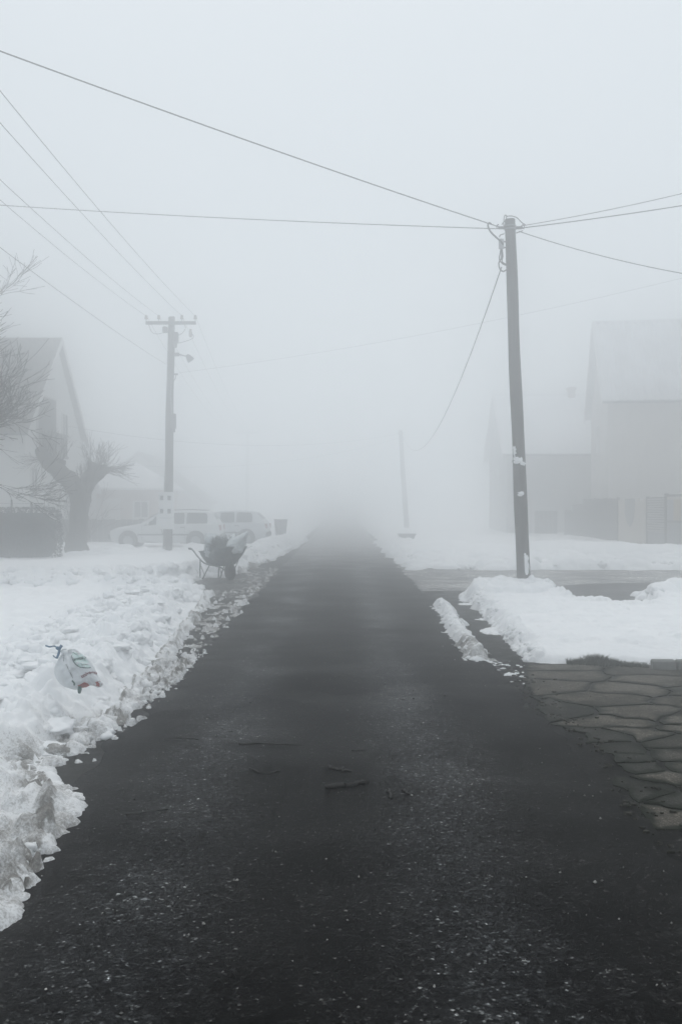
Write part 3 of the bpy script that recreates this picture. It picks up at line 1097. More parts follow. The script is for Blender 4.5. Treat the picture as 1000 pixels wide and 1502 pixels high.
def wire_mb(p0, p1, sag, r=0.008, n=26):
    mb = MB()
    p0, p1 = Vector(p0), Vector(p1)
    pts = []
    for i in range(n + 1):
        t = i / n
        p = p0.lerp(p1, t)
        p.z -= 4 * sag * t * (1 - t)
        pts.append(p)
    mb.tube(pts, r, 6)
    return mb


def wire(p0, p1, sag, r, label, group=None):
    o0 = Vector(p0)
    mb = wire_mb((0, 0, 0), Vector(p1) - o0, sag, r)
    o = part('overhead_wire', mb, M_CABLE, None, loc=o0)
    return tag(o, label, 'wire', group)


# right pole
PB = Vector((3.41, 19.0, -0.3))
PT = Vector((3.13, 19.0, 7.02))
rp = thing('utility_pole', 'leaning round wooden pole with cable coil and snow patches standing in the right snow bank', 'pole', (PB.x, PB.y, 0), 0, 'wooden utility poles')
off = Vector((PB.x, PB.y, 0))
part('shaft', pole_mesh(PB - off, PT - off, 0.132, 0.098), M_POLE, rp, smooth=True)


def on_pole(z):
    u = (z - PB.z) / (PT.z - PB.z)
    return PB.lerp(PT, u) - off


# steel strap with two hooks near the top
mb = MB()
c = on_pole(6.84)
for dz in (0.0, 0.055):
    mb.lathe([(0.107, -0.012), (0.112, -0.012), (0.112, 0.012), (0.107, 0.012)], 18, Matrix.Translation(c + Vector((0, 0, dz))))
part('strap', mb, M_STEEL, rp, smooth=False)
for sx in (-1, 1):
    mb = MB()
    mb.box(c + Vector((sx * 0.16, -0.02, 0.02)), (0.13, 0.05, 0.05), bevel=0.008)
    mb.tube([c + Vector((sx * 0.2, -0.03, 0.02)), c + Vector((sx * 0.25, -0.03, 0.0)), c + Vector((sx * 0.26, -0.03, 0.05)), c + Vector((sx * 0.22, -0.03, 0.08))], 0.012, 6)
    part('bracket', mb, M_DKSTEEL, rp)
# grey splice box
mb = MB()
bx_c = on_pole(6.55) + Vector((-0.185, -0.06, 0))
mb.box(bx_c, (0.095, 0.07, 0.19), bevel=0.014)
sb = part('splice_box', mb, M_GREYBOX, rp)
part('bracket', MB().box(bx_c + Vector((0.06, 0.03, 0.05)), (0.09, 0.03, 0.02)), M_DKSTEEL, rp)
part('bracket', MB().box(bx_c + Vector((0.06, 0.03, -0.06)), (0.09, 0.03, 0.02)), M_DKSTEEL, rp)


def smooth_path(pts, k=6):
    pts = [Vector(p) for p in pts]
    P = [pts[0]] + pts + [pts[-1]]
    out = []
    for i in range(1, len(P) - 2):
        for j in range(k):
            t = j / k
            a, b, c_, d = P[i - 1], P[i], P[i + 1], P[i + 2]
            out.append(0.5 * ((2 * b) + (-a + c_) * t + (2 * a - 5 * b + 4 * c_ - d) * t * t + (-a + 3 * b - 3 * c_ + d) * t ** 3))
    out.append(pts[-1])
    return out


def ppx(px, py, dy=-0.1):
    return at(px, py, 19.0 + dy) - off


cab = [([(720, 329), (717, 327), (715, 331), (719, 340), (728, 349), (734, 354), (737, 359)], 0.016),
       ([(734, 366), (733, 372), (732, 381), (737, 387), (744, 390)], 0.012),
       ([(735, 366), (735, 378), (731, 386), (733, 395), (738, 398), (744, 394)], 0.013),
       ([(736, 366), (737, 376), (736, 384), (743, 388)], 0.010),
       ([(738, 331), (738.5, 321), (740, 316), (742, 317), (741, 326), (739, 332)], 0.009),
       ([(742, 317.5), (750, 317), (758, 320), (764, 326), (770, 330)], 0.009),
       ([(735, 330), (738, 326), (744, 322)], 0.008),
       ([(732, 348), (733, 345), (739, 343)], 0.009),
       ([(756, 342), (762, 340), (766, 338.5)], 0.010)]
for pts, r in cab:
    mb = MB()
    mb.tube(smooth_path([ppx(x, y, -0.11 - 0.02 * (i % 2)) for i, (x, y) in enumerate(pts)]), r, 6)
    part('cable_loop', mb, M_CABLE, rp, smooth=True)
# snow stuck to the bark
def bark_snow(z, ang, w, hgt, seed):
    cz = on_pole(z)
    u = (z - PB.z) / (PT.z - PB.z)
    r = 0.132 + (0.098 - 0.132) * u
    vs, fs = [], []
    ny, nx = 14, 10
    for j in range(ny + 1):
        for i in range(nx + 1):
            a = ang + (i / nx - 0.5) * w
            zz_ = (j / ny - 0.5) * hgt
            e = (1 - abs(i / nx - 0.5) * 2) * (1 - abs(j / ny - 0.5) * 2)
            t = e * 2.6 + 2.6 * min(1.0, e * 3.5) * float(vnoise(np.array([i * 1.0]), np.array([j * 1.0]), 2.2, seed)[0]) - 0.55
            rr = r * 1.03 + 0.022 * min(1, max(-0.9, t))
            vs.append((cz.x + rr * math.cos(a) - 0.038 * zz_, cz.y + rr * math.sin(a), z + zz_))
    for j in range(ny):
        for i in range(nx):
            q = j * (nx + 1) + i
            fs.append((q, q + 1, q + nx + 2, q + nx + 1))
    mb = MB()
    mb.add(vs, fs)
    part('snow_patch', mb, M_SNOW, rp, smooth=True)


bark_snow(0.62, R(-58), 0.9, 0.42, 1)
bark_snow(1.93, R(-95), 1.2, 0.12, 2)
bark_snow(2.55, R(-110), 1.9, 0.15, 3)
bark_snow(2.72, R(-140), 0.8, 0.20, 4)
bark_snow(2.48, R(-60), 1.2, 0.10, 5)
mb = MB()
c = on_pole(2.53)
mb.lathe([(0.122, -0.015), (0.126, -0.015), (0.126, 0.015), (0.122, 0.015)], 18, Matrix.Translation(c))
part('strap', mb, M_STEEL, rp)

HT = on_pole(6.86) + off
wire(HT + Vector((-0.2, 0, 0.02)), at(-160, 16, 13.0), 0.05, 0.0100, 'thick cable climbing away from the leaning pole top across the sky', 'cables at the leaning pole')
wire(HT + Vector((-0.2, 0.05, 0.0)), at(-260, 281, 25.0), 0.10, 0.0085, 'nearly level cable running from the leaning pole top towards the bare branches', 'cables at the leaning pole')
wire(HT + Vector((0.2, 0, 0.04)), at(1250, 216, 16.0), 0.10, 0.0065, 'thin upper cable rising from the leaning pole above the big corrugated roof', 'cables at the leaning pole')
wire(HT + Vector((0.2, 0, 0.0)), at(1250, 258, 16.0), 0.05, 0.009, 'thick cable rising gently from the leaning pole over the big corrugated roof', 'cables at the leaning pole')
wire(HT + Vector((0.16, 0, -0.06)), at(1250, 428, 17.0), 0.22, 0.0075, 'cable falling from the leaning pole towards the big corrugated roof', 'cables at the leaning pole')
wire(at(735, 392, 18.9), (3.9, 66.9, 6.6), 2.2, 0.011, 'slack cable dropping from the cable coil of the leaning pole along the street', 'cables at the leaning pole')

# left pole with crossarm
LP = Vector((-6.12, 36.0, 0.0))


def insulator(parent, p):
    mb = MB()
    mb.tube([p, p + Vector((0, 0, 0.13))], 0.014, 6)
    o = part('pin', mb, M_DKSTEEL, parent)
    mb = MB()
    mb.lathe([(0.03, 0.08), (0.062, 0.085), (0.066, 0.12), (0.045, 0.15), (0.056, 0.165), (0.05, 0.2), (0.03, 0.225), (0.012, 0.23)], 12, Matrix.Translation(p))
    part('insulator', mb, M_CERAMIC, parent, smooth=True)


lp = thing('utility_pole', 'tall grey pole with insulator crossarm and white meter cabinet beside the parked cars', 'pole', LP, 0, 'wooden utility poles')
part('shaft', pole_mesh((0, 0, -0.3), (0.17, 0, 8.35), 0.175, 0.115), M_POLE, lp, smooth=True)
mb = MB()
mb.box((0.16, -0.13, 8.12), (1.76, 0.10, 0.11), bevel=0.012)
part('crossarm', mb, M_POLE, lp)
IX = [-0.70, -0.26, 0.55, 1.02]
for x in IX:
    insulator(lp, Vector((x, -0.13, 8.17)))
for x, dz in ((0.85, -0.34),):
    mb = MB()
    mb.lathe([(0.02, -0.16), (0.055, -0.14), (0.06, 0.0), (0.04, 0.06), (0.05, 0.09), (0.03, 0.13)], 10, Matrix.Translation((x, -0.13, 8.02 + dz + 0.1)))
    part('hanging_insulator', mb, M_CERAMIC, lp, smooth=True)
mb = MB()
mb.box((-0.04, -0.12, 7.88), (0.18, 0.16, 0.22), bevel=0.03)
part('fuse_box', mb, M_DKSTEEL, lp)
mb = MB()
mb.box((0.33, -0.08, 7.62), (0.18, 0.18, 0.36), bevel=0.03)
mb.box((0.31, -0.08, 7.36), (0.10, 0.12, 0.20), bevel=0.02)
part('surge_arrester', mb, M_DKSTEEL, lp)
for path in ([(-0.62, -0.15, 8.1), (-0.5, -0.2, 7.8), (-0.3, -0.2, 7.72), (0.0, -0.18, 7.8)], [(0.62, -0.15, 8.1), (0.68, -0.2, 7.9), (0.5, -0.2, 7.70), (0.33, -0.16, 7.74)],
             [(0.85, -0.14, 7.8), (0.95, -0.14, 7.6), (0.6, -0.16, 7.45), (0.3, -0.1, 7.4)]):
    mb = MB()
    mb.tube(smooth_path(path), 0.012, 5)
    part('jumper_cable', mb, M_CABLE, lp, smooth=True)
# street lamp on an arm
mb = MB()
mb.box((0.32, -0.02, 7.03), (0.24, 0.12, 0.12), bevel=0.015)
la = part('lamp_arm', mb, M_DKSTEEL, lp)
mb = MB()
mb.tube([(0.4, -0.02, 7.04), (0.7, -0.03, 6.96)], 0.022, 6)
part('lamp_tube', mb, M_DKSTEEL, la)
mb = MB()
mb.lathe([(0.125, -0.13), (0.13, -0.10), (0.09, 0.05), (0.045, 0.12)], 14, Matrix.Translation((0.78, -0.03, 6.92)) @ Matrix.Rotation(R(-35), 4, 'Y'))
part('lamp_shade', mb, M_DKSTEEL, la, smooth=True)
# phone line bracket and lower junction box
mb = MB()
mb.box((0.24, -0.05, 6.33), (0.32, 0.06, 0.06), bevel=0.01)
mb.tube([(0.34, -0.05, 6.33), (0.30, -0.06, 6.18), (0.22, -0.1, 6.02)], 0.014, 6)
part('bracket', mb, M_DKSTEEL, lp)
mb = MB()
mb.box((0.24, -0.06, 4.68), (0.17, 0.20, 0.52), bevel=0.015)
mb.box((0.25, -0.06, 4.36), (0.09, 0.10, 0.14), bevel=0.01)
part('junction_box', mb, M_DKSTEEL, lp)
mb = MB()
mb.tube([(0.19, -0.16, 4.9), (0.15, -0.15, 5.6), (0.18, -0.13, 6.1)], 0.02, 6)
part('conduit', mb, M_STEEL, lp)
# white meter cabinet
cabn = MB()
cabn.box((0.03, -0.30, 1.52), (0.50, 0.24, 1.26), bevel=0.015)
cb = part('meter_cabinet', cabn, M_WHITEBOX, lp)
mb = MB()
mb.box((0.03, -0.31, 2.17), (0.62, 0.34, 0.035), bevel=0.008)
part('cabinet_roof', mb, M_WHITEBOX, cb)
for x in (-0.115, 0.145):
    for z in (1.98, 1.52):
        mb = MB()
        mb.box((x, -0.423, z), (0.115, 0.012, 0.16))
        part('meter_window', mb, M_GLASSDK, cb)
mb = MB()
mb.box((0.03, -0.422, 1.28), (0.46, 0.010, 0.01))
part('door_seam', mb, M_DKSTEEL, cb)
for sx in (-1, 1):
    mb = MB()
    mb.tube([(0.03 + sx * 0.2, -0.25, 0.9), (0.03 + sx * 0.1, -0.2, 0.62)], 0.014, 6)
    part('cabinet_bracket', mb, M_DKSTEEL, lp)

WL = ['line from the crossarm tip farthest from the lamp', 'inner line on the side of the crossarm without lamp',
      'inner line on the lamp side of the crossarm', 'outermost line on the lamp side of the crossarm']
for x, sg, lab in zip(IX, (0.62, 0.62, 0.45, 0.5), WL):
    p0 = LP + Vector((x, -0.13, 8.36))
    wire(p0, Vector((p0.x - 0.02, -6.0, 8.5)), sg, 0.0068, lab + ', running up the near sky', 'power lines along the left of the street')
    wire(p0 + Vector((0, 0.02, 0)), Vector((p0.x - 2.5, 95.0, 8.4)), 1.1, 0.006, lab + ', running off into the fog', 'power lines along the left of the street')
wire(LP + Vector((0.0, -0.14, 6.66)), (-6.2, -6.0, 6.9), 0.40, 0.006, 'single lower line from the crossarm pole passing the bare branches', 'power lines along the left of the street')
wire(LP + Vector((0.42, -0.05, 6.38)), at(1180, 362, 30.0), 0.35, 0.0038, 'faint line crossing above the street from crossarm pole behind the leaning pole', 'lines across the street')
wire((-12.85, 48.0, 5.45), (3.92, 67.0, 6.45), 0.85, 0.011, 'faint line crossing high over the parked cars to the distant leaning pole', 'lines across the street')
wire((-14.0, 55.0, 4.15), (3.92, 67.0, 6.2), 1.0, 0.008, 'fainter lower line crossing over the parked cars to the distant pole', 'lines across the street')

# distant poles
fp = thing('utility_pole', 'faint leaning pole in thick fog behind the dark tub on the snow', 'pole', (4.33, 67.0, 0), 0, 'wooden utility poles')
part('shaft', pole_mesh((0, 0, -0.3), (-0.44, 0, 6.65), 0.19, 0.13, 12), M_POLE, fp, smooth=True)
mb = MB()
mb.box((-0.44, -0.14, 6.45), (0.42, 0.08, 0.08), bevel=0.01)
part('bracket', mb, M_DKSTEEL, fp)
fl = thing('utility_pole', 'ghostly crossarm pole almost lost in the fog above the second parked car', 'pole', (-8.72, 95.0, 0), 0, 'wooden utility poles')
part('shaft', pole_mesh((0, 0, -0.3), (0.1, 0, 8.75), 0.19, 0.13, 10), M_POLE, fl, smooth=True)
mb = MB()
mb.box((0.1, -0.14, 8.5), (2.2, 0.12, 0.13), bevel=0.012)
part('crossarm', mb, M_POLE, fl)
for x in (-0.9, -0.4, 0.6, 1.1):
    insulator(fl, Vector((x, -0.14, 8.56)))

# ------------------------------------------------------------------ houses
def wall_mat(name, col, var=0.08):
    m, nt, b = new_mat(name)
    v = coords(nt)
    n1 = noise_n(nt, v, 0.7, 6, 0.65)
    n2 = noise_n(nt, coords(nt, (5, 5, 0.4)), 1.0, 5, 0.6)
    c = ramp(nt, n1, [(0.3, tuple(x * (1 - var) for x in col)), (0.7, tuple(min(1, x * (1 + var)) for x in col))])
    c = mixc(nt, ramp(nt, n2, [(0.5, g3(0)), (0.75, g3(0.5))]), c, tuple(x * 0.72 for x in col))
    nt.links.new(c, b.inputs['Base Color'])
    b.inputs['Roughness'].default_value = 0.9
    bump(nt, b, noise_n(nt, v, 40, 4), 0.4, 0.01)
    return m


M_WALL_GREY = wall_mat('grey render', (0.50, 0.495, 0.485))
M_WALL_WARM = wall_mat('warm grey render', (0.56, 0.535, 0.51))
M_WALL_WHITE = wall_mat('whitewash', (0.76, 0.755, 0.74))
M_WALL_PINK = wall_mat('faded pink render', (0.42, 0.34, 0.31))
M_TILE = plain('grey roof tile', (0.16, 0.15, 0.145), 0.85, 0.3, 5)
M_WOODDK = plain('dark stained timber', (0.045, 0.042, 0.038), 0.8, 0.3, 7)
M_WOODLT = plain('bleached board', (0.42, 0.38, 0.33), 0.85, 0.15, 5, stretch=(8, 8, 1))
M_BRICK = plain('chimney brick', (0.20, 0.12, 0.09), 0.9, 0.3, 8)


def mat_roof_snow(name, under, cover):
    """corrugated sheet with a thin snow cover that thins out in streaks up the slope"""
    m, nt, b = new_mat(name)
    v = coords(nt)
    n1 = noise_n(nt, coords(nt, (1.2, 0.5, 0.5)), 0.8, 6, 0.7)
    f = ramp(nt, n1, [(cover - 0.15, g3(1)), (cover + 0.15, g3(0.62))])
    c = mixc(nt, f, under, (0.82, 0.83, 0.85))
    nt.links.new(c, b.inputs['Base Color'])
    b.inputs['Roughness'].default_value = 0.7
    return m


M_ROOFSNOW = mat_roof_snow('snowy sheet roof', (0.20, 0.19, 0.185), 0.5)
M_ROOFSNOW2 = mat_roof_snow('deep snow roof', (0.5, 0.5, 0.5), 0.85)


def corrugated(x0, x1, y0, z0, y1, z1, pitch, amp, thick=0.06):
    """a sheet from eave (y0, z0) up to ridge (y1, z1) with waves running up the slope"""
    n = int((x1 - x0) / pitch * 6)
    L = math.hypot(y1 - y0, z1 - z0)
    ny, nz = -(z1 - z0) / L, (y1 - y0) / L
    if nz < 0:
        ny, nz = -ny, -nz
    vs, fs = [], []
    for i in range(n + 1):
        x = x0 + (x1 - x0) * i / n
        w = amp * math.sin(2 * math.pi * (x - x0) / pitch)
        for (y, z) in ((y0, z0), (y1, z1)):
            vs.append((x, y + ny * (w + thick), z + nz * (w + thick)))
        for (y, z) in ((y1, z1), (y0, z0)):
            vs.append((x, y, z))
    for i in range(n):
        a, b = i * 4, (i + 1) * 4
        for k in range(4):
            k2 = (k + 1) % 4
            fs.append((a + k, b + k, b + k2, a + k2))
    fs += [(0, 1, 2, 3), (n * 4 + 3, n * 4 + 2, n * 4 + 1, n * 4)]
    mb = MB()
    mb.add(vs, fs)
    return mb


def gable_house(name, label, loc, rz, W, D, eave, ridge, wallm, roofm, pitch=0.24, amp=0.03, over=0.3, gable_m=None):
    """ridge runs along local x; front wall is at y = 0"""
    h = thing(name, label, 'house', loc, rz, None)
    t = 0.25
    mb = MB()
    mb.box((W / 2, t / 2, eave / 2), (W, t, eave))
    part('wall', mb, wallm, h)
    mb = MB()
    mb.box((W / 2, D - t / 2, eave / 2), (W, t, eave))
    part('wall', mb, wallm, h)
    gp = [(t, 0), (D - t, 0), (D - t, eave), (D / 2, ridge - 0.1), (t, eave)]
    for x0 in (0, W - t):
        mb = MB()
        mb.prism(gp, x0 + 0.002, x0 + t - 0.002, 'x')
        part('wall', mb, gable_m or wallm, h)
    s = (ridge - eave) / (D / 2)
    oe = 0.4
    rf = part('roof', corrugated(-over, W + over, -oe, eave - oe * s + 0.05, D / 2, ridge, pitch, amp), roofm, h)
    part('roof_slope', corrugated(-over, W + over, D + oe, eave - oe * s + 0.05, D / 2 + 0.002, ridge, pitch, amp), roofm, rf)
    for x0 in (-over - 0.04, W + over):
        mb = MB()
        th = 0.16
        mb.prism([(-oe, eave - oe * s - 0.10), (-oe, eave - oe * s + 0.16), (D / 2, ridge + 0.16), (D + oe, eave - oe * s + 0.16), (D + oe, eave - oe * s - 0.10), (D / 2, ridge - 0.12)], x0, x0 + 0.04, 'x')
        part('bargeboard', mb, M_WALL_WHITE, rf)
    mb = MB()
    mb.tube([(-over, -oe - 0.06, eave - oe * s + 0.03), (W + over, -oe - 0.06, eave - oe * s + 0.03)], 0.06, 8)
    part('gutter', mb, M_STEEL, rf)
    mb = MB()
    mb.tube([(-over, D / 2, ridge + 0.06), (W + over, D / 2, ridge + 0.06)], 0.09, 8)
    part('ridge_cap', mb, roofm, rf)
    return h, rf


def chimney(parent, x, y, z0, z1, w=0.5):
    mb = MB()
    mb.box((x, y, (z0 + z1) / 2), (w, w, z1 - z0))
    mb.box((x, y, z1 + 0.05), (w + 0.14, w + 0.14, 0.1))
    mb.box((x, y, z1 + 0.13), (w - 0.1, w - 0.1, 0.06))
    part('chimney', mb, M_BRICK, parent)


def window(parent, c, w, hgt, axis, out, wallt=0.05):
    """axis 'x': on a wall facing x; out = +1/-1 outward direction"""
    def S(a, b, c_):
        return (a, b, c_) if axis == 'y' else (b, a, c_)
    mb = MB()
    f = 0.07
    cx, cy_, cz = c
    def bx(u, z, su, sz, dep, o):
        if axis == 'y':
            mb.box((cx + u, cy_ + out * o, cz + z), (su, dep, sz))
        else:
            mb.box((cx + out * o, cy_ + u, cz + z), (dep, su, sz))
    bx(0, hgt / 2, w + f, f, 0.10, 0.03)
    bx(0, -hgt / 2, w + f, f, 0.10, 0.03)
    bx(-w / 2, 0, f, hgt - f, 0.10, 0.031)
    bx(w / 2, 0, f, hgt - f, 0.10, 0.031)
    bx(0, 0, 0.05, hgt - f, 0.07, 0.03)
    o_ = part('window', mb, M_WALL_WHITE, parent)
    mb = MB()
    bx(0, 0, w - f, hgt - f, 0.02, 0.02)
    part('pane', mb, M_GLASSDK, o_)
    mb = MB()
    bx(0, -hgt / 2 - 0.07, w + 0.2, 0.06, 0.18, 0.07)
    part('sill', mb, M_WALL_GREY, o_)
    return o_


# big house on the right
rh, rf = gable_house('house', 'tall warm grey house with ribbed snowy roof and chimney behind the metal gate', (11.75, 45.0, 0), R(-9), 13.0, 9.0, 6.55, 10.5, M_WALL_WARM, M_ROOFSNOW, 0.34, 0.06)
chimney(rf, 4.4, 4.5, 9.9, 11.5, 0.55)
window(rh, (0, 4.6, 4.9), 1.1, 1.3, 'x', -1)
window(rh, (7.0, 0, 5.0), 1.3, 1.3, 'y', -1)
# lower house behind it
h2, rf2 = gable_house('house', 'lower pale house with smooth snow covered roof farther down the right side', (9.1, 56.0, 0), R(-2), 9.0, 9.0, 4.75, 8.2, M_WALL_GREY, M_ROOFSNOW2, 0.5, 0.012)
chimney(rf2, 4.3, 4.4, 7.8, 8.55, 0.4)
window(h2, (0, 4.4, 3.2), 1.1, 1.3, 'x', -1)
# left house, gable to the street
lh, lrf = gable_house('house', 'white house with steep bare tiled roof and tall gable behind the hedge', (-25.9, 41.8, 0), 0, 13.0, 9.3, 4.95, 9.2, M_WALL_WHITE, M_TILE, 0.22, 0.03, 0.25, M_WALL_WHITE)
gx = 13.0
mb = MB()                                     # balcony in the gable; a flat dark panel stands for its shaded recess
mb.box((gx + 0.02, 2.95, 5.2), (0.10, 2.9, 2.6))
bal = part('balcony', mb, M_WALL_GREY, lh)
mb = MB()
mb.box((gx + 0.055, 2.95, 5.3), (0.06, 2.6, 2.25))
part('balcony_shade', mb, M_WOODDK, bal)
mb = MB()
for k in range(13):
    mb.box((gx + 0.55, 1.6 + k * 0.225, 4.35), (0.04, 0.06, 0.9))
mb.box((gx + 0.55, 2.95, 4.84), (0.07, 3.0, 0.08))
mb.box((gx + 0.30, 2.95, 3.86), (0.60, 3.0, 0.10))
part('railing', mb, M_WOODDK, bal)
window(lh, (gx, 5.9, 5.4), 0.9, 1.2, 'x', 1)
window(lh, (gx, 1.1, 2.7), 0.9, 1.2, 'x', 1)
window(lh, (gx, 6.8, 2.4), 1.1, 1.3, 'x', 1)
window(lh, (11.2, 0, 2.6), 1.2, 1.3, 'y', -1)
# lean-to behind the gable
mb = MB()
mb.prism([(9.32, 0), (12.6, 0), (12.6, 2.5), (9.32, 4.7)], 8.0, 12.9, 'x')
ex = part('extension', mb, M_WALL_GREY, lh)
mb = MB()
mb.prism([(9.30, 4.75), (12.9, 2.34), (12.9, 2.46), (9.30, 4.90)], 7.8, 13.1, 'x')
part('extension_roof', mb, M_ROOFSNOW2, ex)

# low outbuilding with a hipped snowy roof
ob = thing('outbuilding', 'low pink outbuilding with hipped snowy roof and wide doors behind the dark fence', 'outbuilding', (-14.4, 55.3, 0))
mb = MB()
mb.box((2.4, 2.4, 1.35), (4.8, 4.8, 2.7))
part('wall', mb, M_WALL_PINK, ob)
mb = MB()
e = 0.35
mb.add([(-e, -e, 2.68), (4.8 + e, -e, 2.68), (4.8 + e, 4.8 + e, 2.68), (-e, 4.8 + e, 2.68), (1.2, 2.4, 4.15), (2.9, 2.4, 4.15), (-e, -e, 2.56), (4.8 + e, -e, 2.56), (4.8 + e, 4.8 + e, 2.56), (-e, 4.8 + e, 2.56)],
       [(0, 1, 5, 4), (1, 2, 5), (2, 3, 4, 5), (3, 0, 4), (0, 6, 7, 1), (1, 7, 8, 2), (2, 8, 9, 3), (3, 9, 6, 0), (6, 9, 8, 7)])
part('roof', mb, M_ROOFSNOW2, ob)
for x in (0.95, 2.0):
    mb = MB()
    mb.box((x, -0.02, 1.05), (0.96, 0.06, 2.1))
    d = part('door', mb, M_WALL_WARM, ob)
    mb = MB()
    mb.box((x + 0.35, -0.07, 1.05), (0.03, 0.04, 0.14))
    part('handle', mb, M_DKSTEEL, d)
for x in (3.6,):
    window(ob, (x, 0, 1.5), 0.8, 0.9, 'y', -1)

# ghost of a gable in the fog
gh = thing('house', 'ghostly grey gable house fading in fog behind the pink outbuilding', 'house', (-15.4, 78.0, 0))
mb = MB()
mb.prism([(-4.6, 0), (4.6, 0), (4.6, 2.1), (0, 5.6), (-4.6, 2.1)], 0.0, 8.0, 'y')
part('wall', mb, M_WALL_GREY, gh)
mb = MB()
mb.prism([(-5.0, 1.85), (0, 5.65), (5.0, 1.85), (5.0, 2.05), (0, 5.87), (-5.0, 2.05)], -0.3, 8.3, 'y')
part('roof', mb, M_TILE, gh)

# ------------------------------------------------------------------ right fence
fence = thing('fence', 'mixed yard fence of metal gate, slatted panel and weathered boards before the big house', 'fence', (11.5, 33.0, 0), R(90))
# local x runs away from the camera along the street, local y = -X
M_GATE = plain('grey gate sheet', (0.14, 0.145, 0.145), 0.6, 0.2, 5)
M_GATE_TAN = plain('tan gate panel', (0.30, 0.23, 0.15), 0.7, 0.2, 5)
M_GATE_BLUE = plain('bluish gate panel', (0.20, 0.205, 0.22), 0.6, 0.15, 5)
M_SLAT = plain('weathered slat', (0.30, 0.29, 0.28), 0.85, 0.2, 6)


def fpart(name, x0, x1, z0, z1, m, y=0.0, d=0.04, parent=None):
    mb = MB()
    mb.box(((x0 + x1) / 2, y, (z0 + z1) / 2), (x1 - x0, d, z1 - z0))
    return part(name, mb, m, parent or fence)


fpart('post', 3.08, 3.20, 0.0, 2.14, M_WOODDK, 0, 0.12)
gate = fpart('gate_frame', 0.02, 3.06, 2.02, 2.10, M_WOODDK, 0, 0.09)
fpart('gate_rail', 0.02, 3.06, 1.12, 1.20, M_WOODDK, 0, 0.09, gate)
fpart('gate_rail', 0.02, 3.06, 0.18, 0.26, M_WOODDK, 0, 0.09, gate)
fpart('gate_panel', 0.04, 3.04, 1.92, 2.02, M_WOODLT, 0, 0.03, gate)
fpart('gate_panel', 0.06, 3.04, 0.26, 1.12, M_GATE, 0, 0.03, gate)
fpart('gate_panel', 2.35, 3.04, 1.20, 1.92, M_GATE_BLUE, 0, 0.03, gate)
fpart('gate_panel', 1.55, 2.34, 1.20, 1.92, M_GATE_TAN, 0, 0.032, gate)
fpart('gate_panel', 0.06, 1.54, 1.20, 1.92, M_GATE_BLUE, 0, 0.03, gate)
# slatted panel
fpart('backing_board', 3.22, 5.3, 0.75, 2.02, M_WOODDK, -0.03, 0.02)
for k in range(14):
    mb = MB()
    mb.box((4.26, 0.03, 0.80 + k * 0.088), (2.06, 0.02, 0.062), Matrix.Rotation(R(18 + random.uniform(-6, 6)), 4, 'X') @ Matrix.Rotation(R(random.uniform(-0.8, 0.8)), 4, 'Y'))
    part('slat', mb, M_SLAT, fence)
fpart('lower_panel', 3.22, 5.3, 0.0, 0.74, M_GATE, 0, 0.05)
fpart('post', 5.31, 5.42, 0.0, 2.05, M_WOODDK, 0, 0.11)
# bleached boards with a dark cloth over them
x = 5.44
while x < 9.4:
    w = random.uniform(0.36, 0.5)
    fpart('board', x, min(x + w - 0.015, 9.4), 0.0, 1.95 + random.uniform(-0.06, 0.06), M_WOODLT, random.uniform(-0.006, 0.006), 0.03)
    x += w
mb = MB()
cloth = [(6.9, 1.99), (8.3, 1.99), (8.25, 1.3), (8.0, 1.02), (7.6, 0.86), (7.25, 1.0), (6.98, 1.4)]
mb.prism(cloth, 0.035, 0.05, 'y')
part('cloth', mb, M_GATE, fence)
fpart('post', 9.42, 9.53, 0.0, 2.05, M_WOODDK, 0, 0.11)
x = 9.55
while x < 19.6:
    w = random.uniform(0.22, 0.3)
    top = 2.02 if x < 15.4 else (1.78 if x < 17.6 else 1.45)
    fpart('board', x, x + w - 0.012, 0.0, top + random.uniform(-0.04, 0.04), M_WOODDK if x > 9 else M_WOODLT, random.uniform(-0.006, 0.006), 0.03)
    x += w
# a low return of the fence towards the pale house
rfn = thing('fence', 'low dark board fence fading into fog before the lower house', 'fence', (10.4, 54.3, 0))
for k in range(5):
    mb = MB()
    mb.box((k * 0.24, 0, 0.72), (0.225, 0.03, 1.44 + 0.05 * math.sin(k * 3)))
    part('board', mb, M_WOODDK, rfn)

# left low board fence
lf = thing('fence', 'low dark board fence between the pollarded tree and the parked car', 'fence', (-13.3, 45.5, 0))
for k in range(24):
    mb = MB()
    mb.box((k * 0.26, 0, 0.55), (0.245, 0.03, 1.1 + 0.04 * math.sin(k * 2.3)))
    part('board', mb, M_WOODDK, lf)
for z in (0.3, 0.9):
    mb = MB()
    mb.box((3.0, 0.04, z), (6.2, 0.04, 0.08))
    part('rail', mb, M_WOODDK, lf)

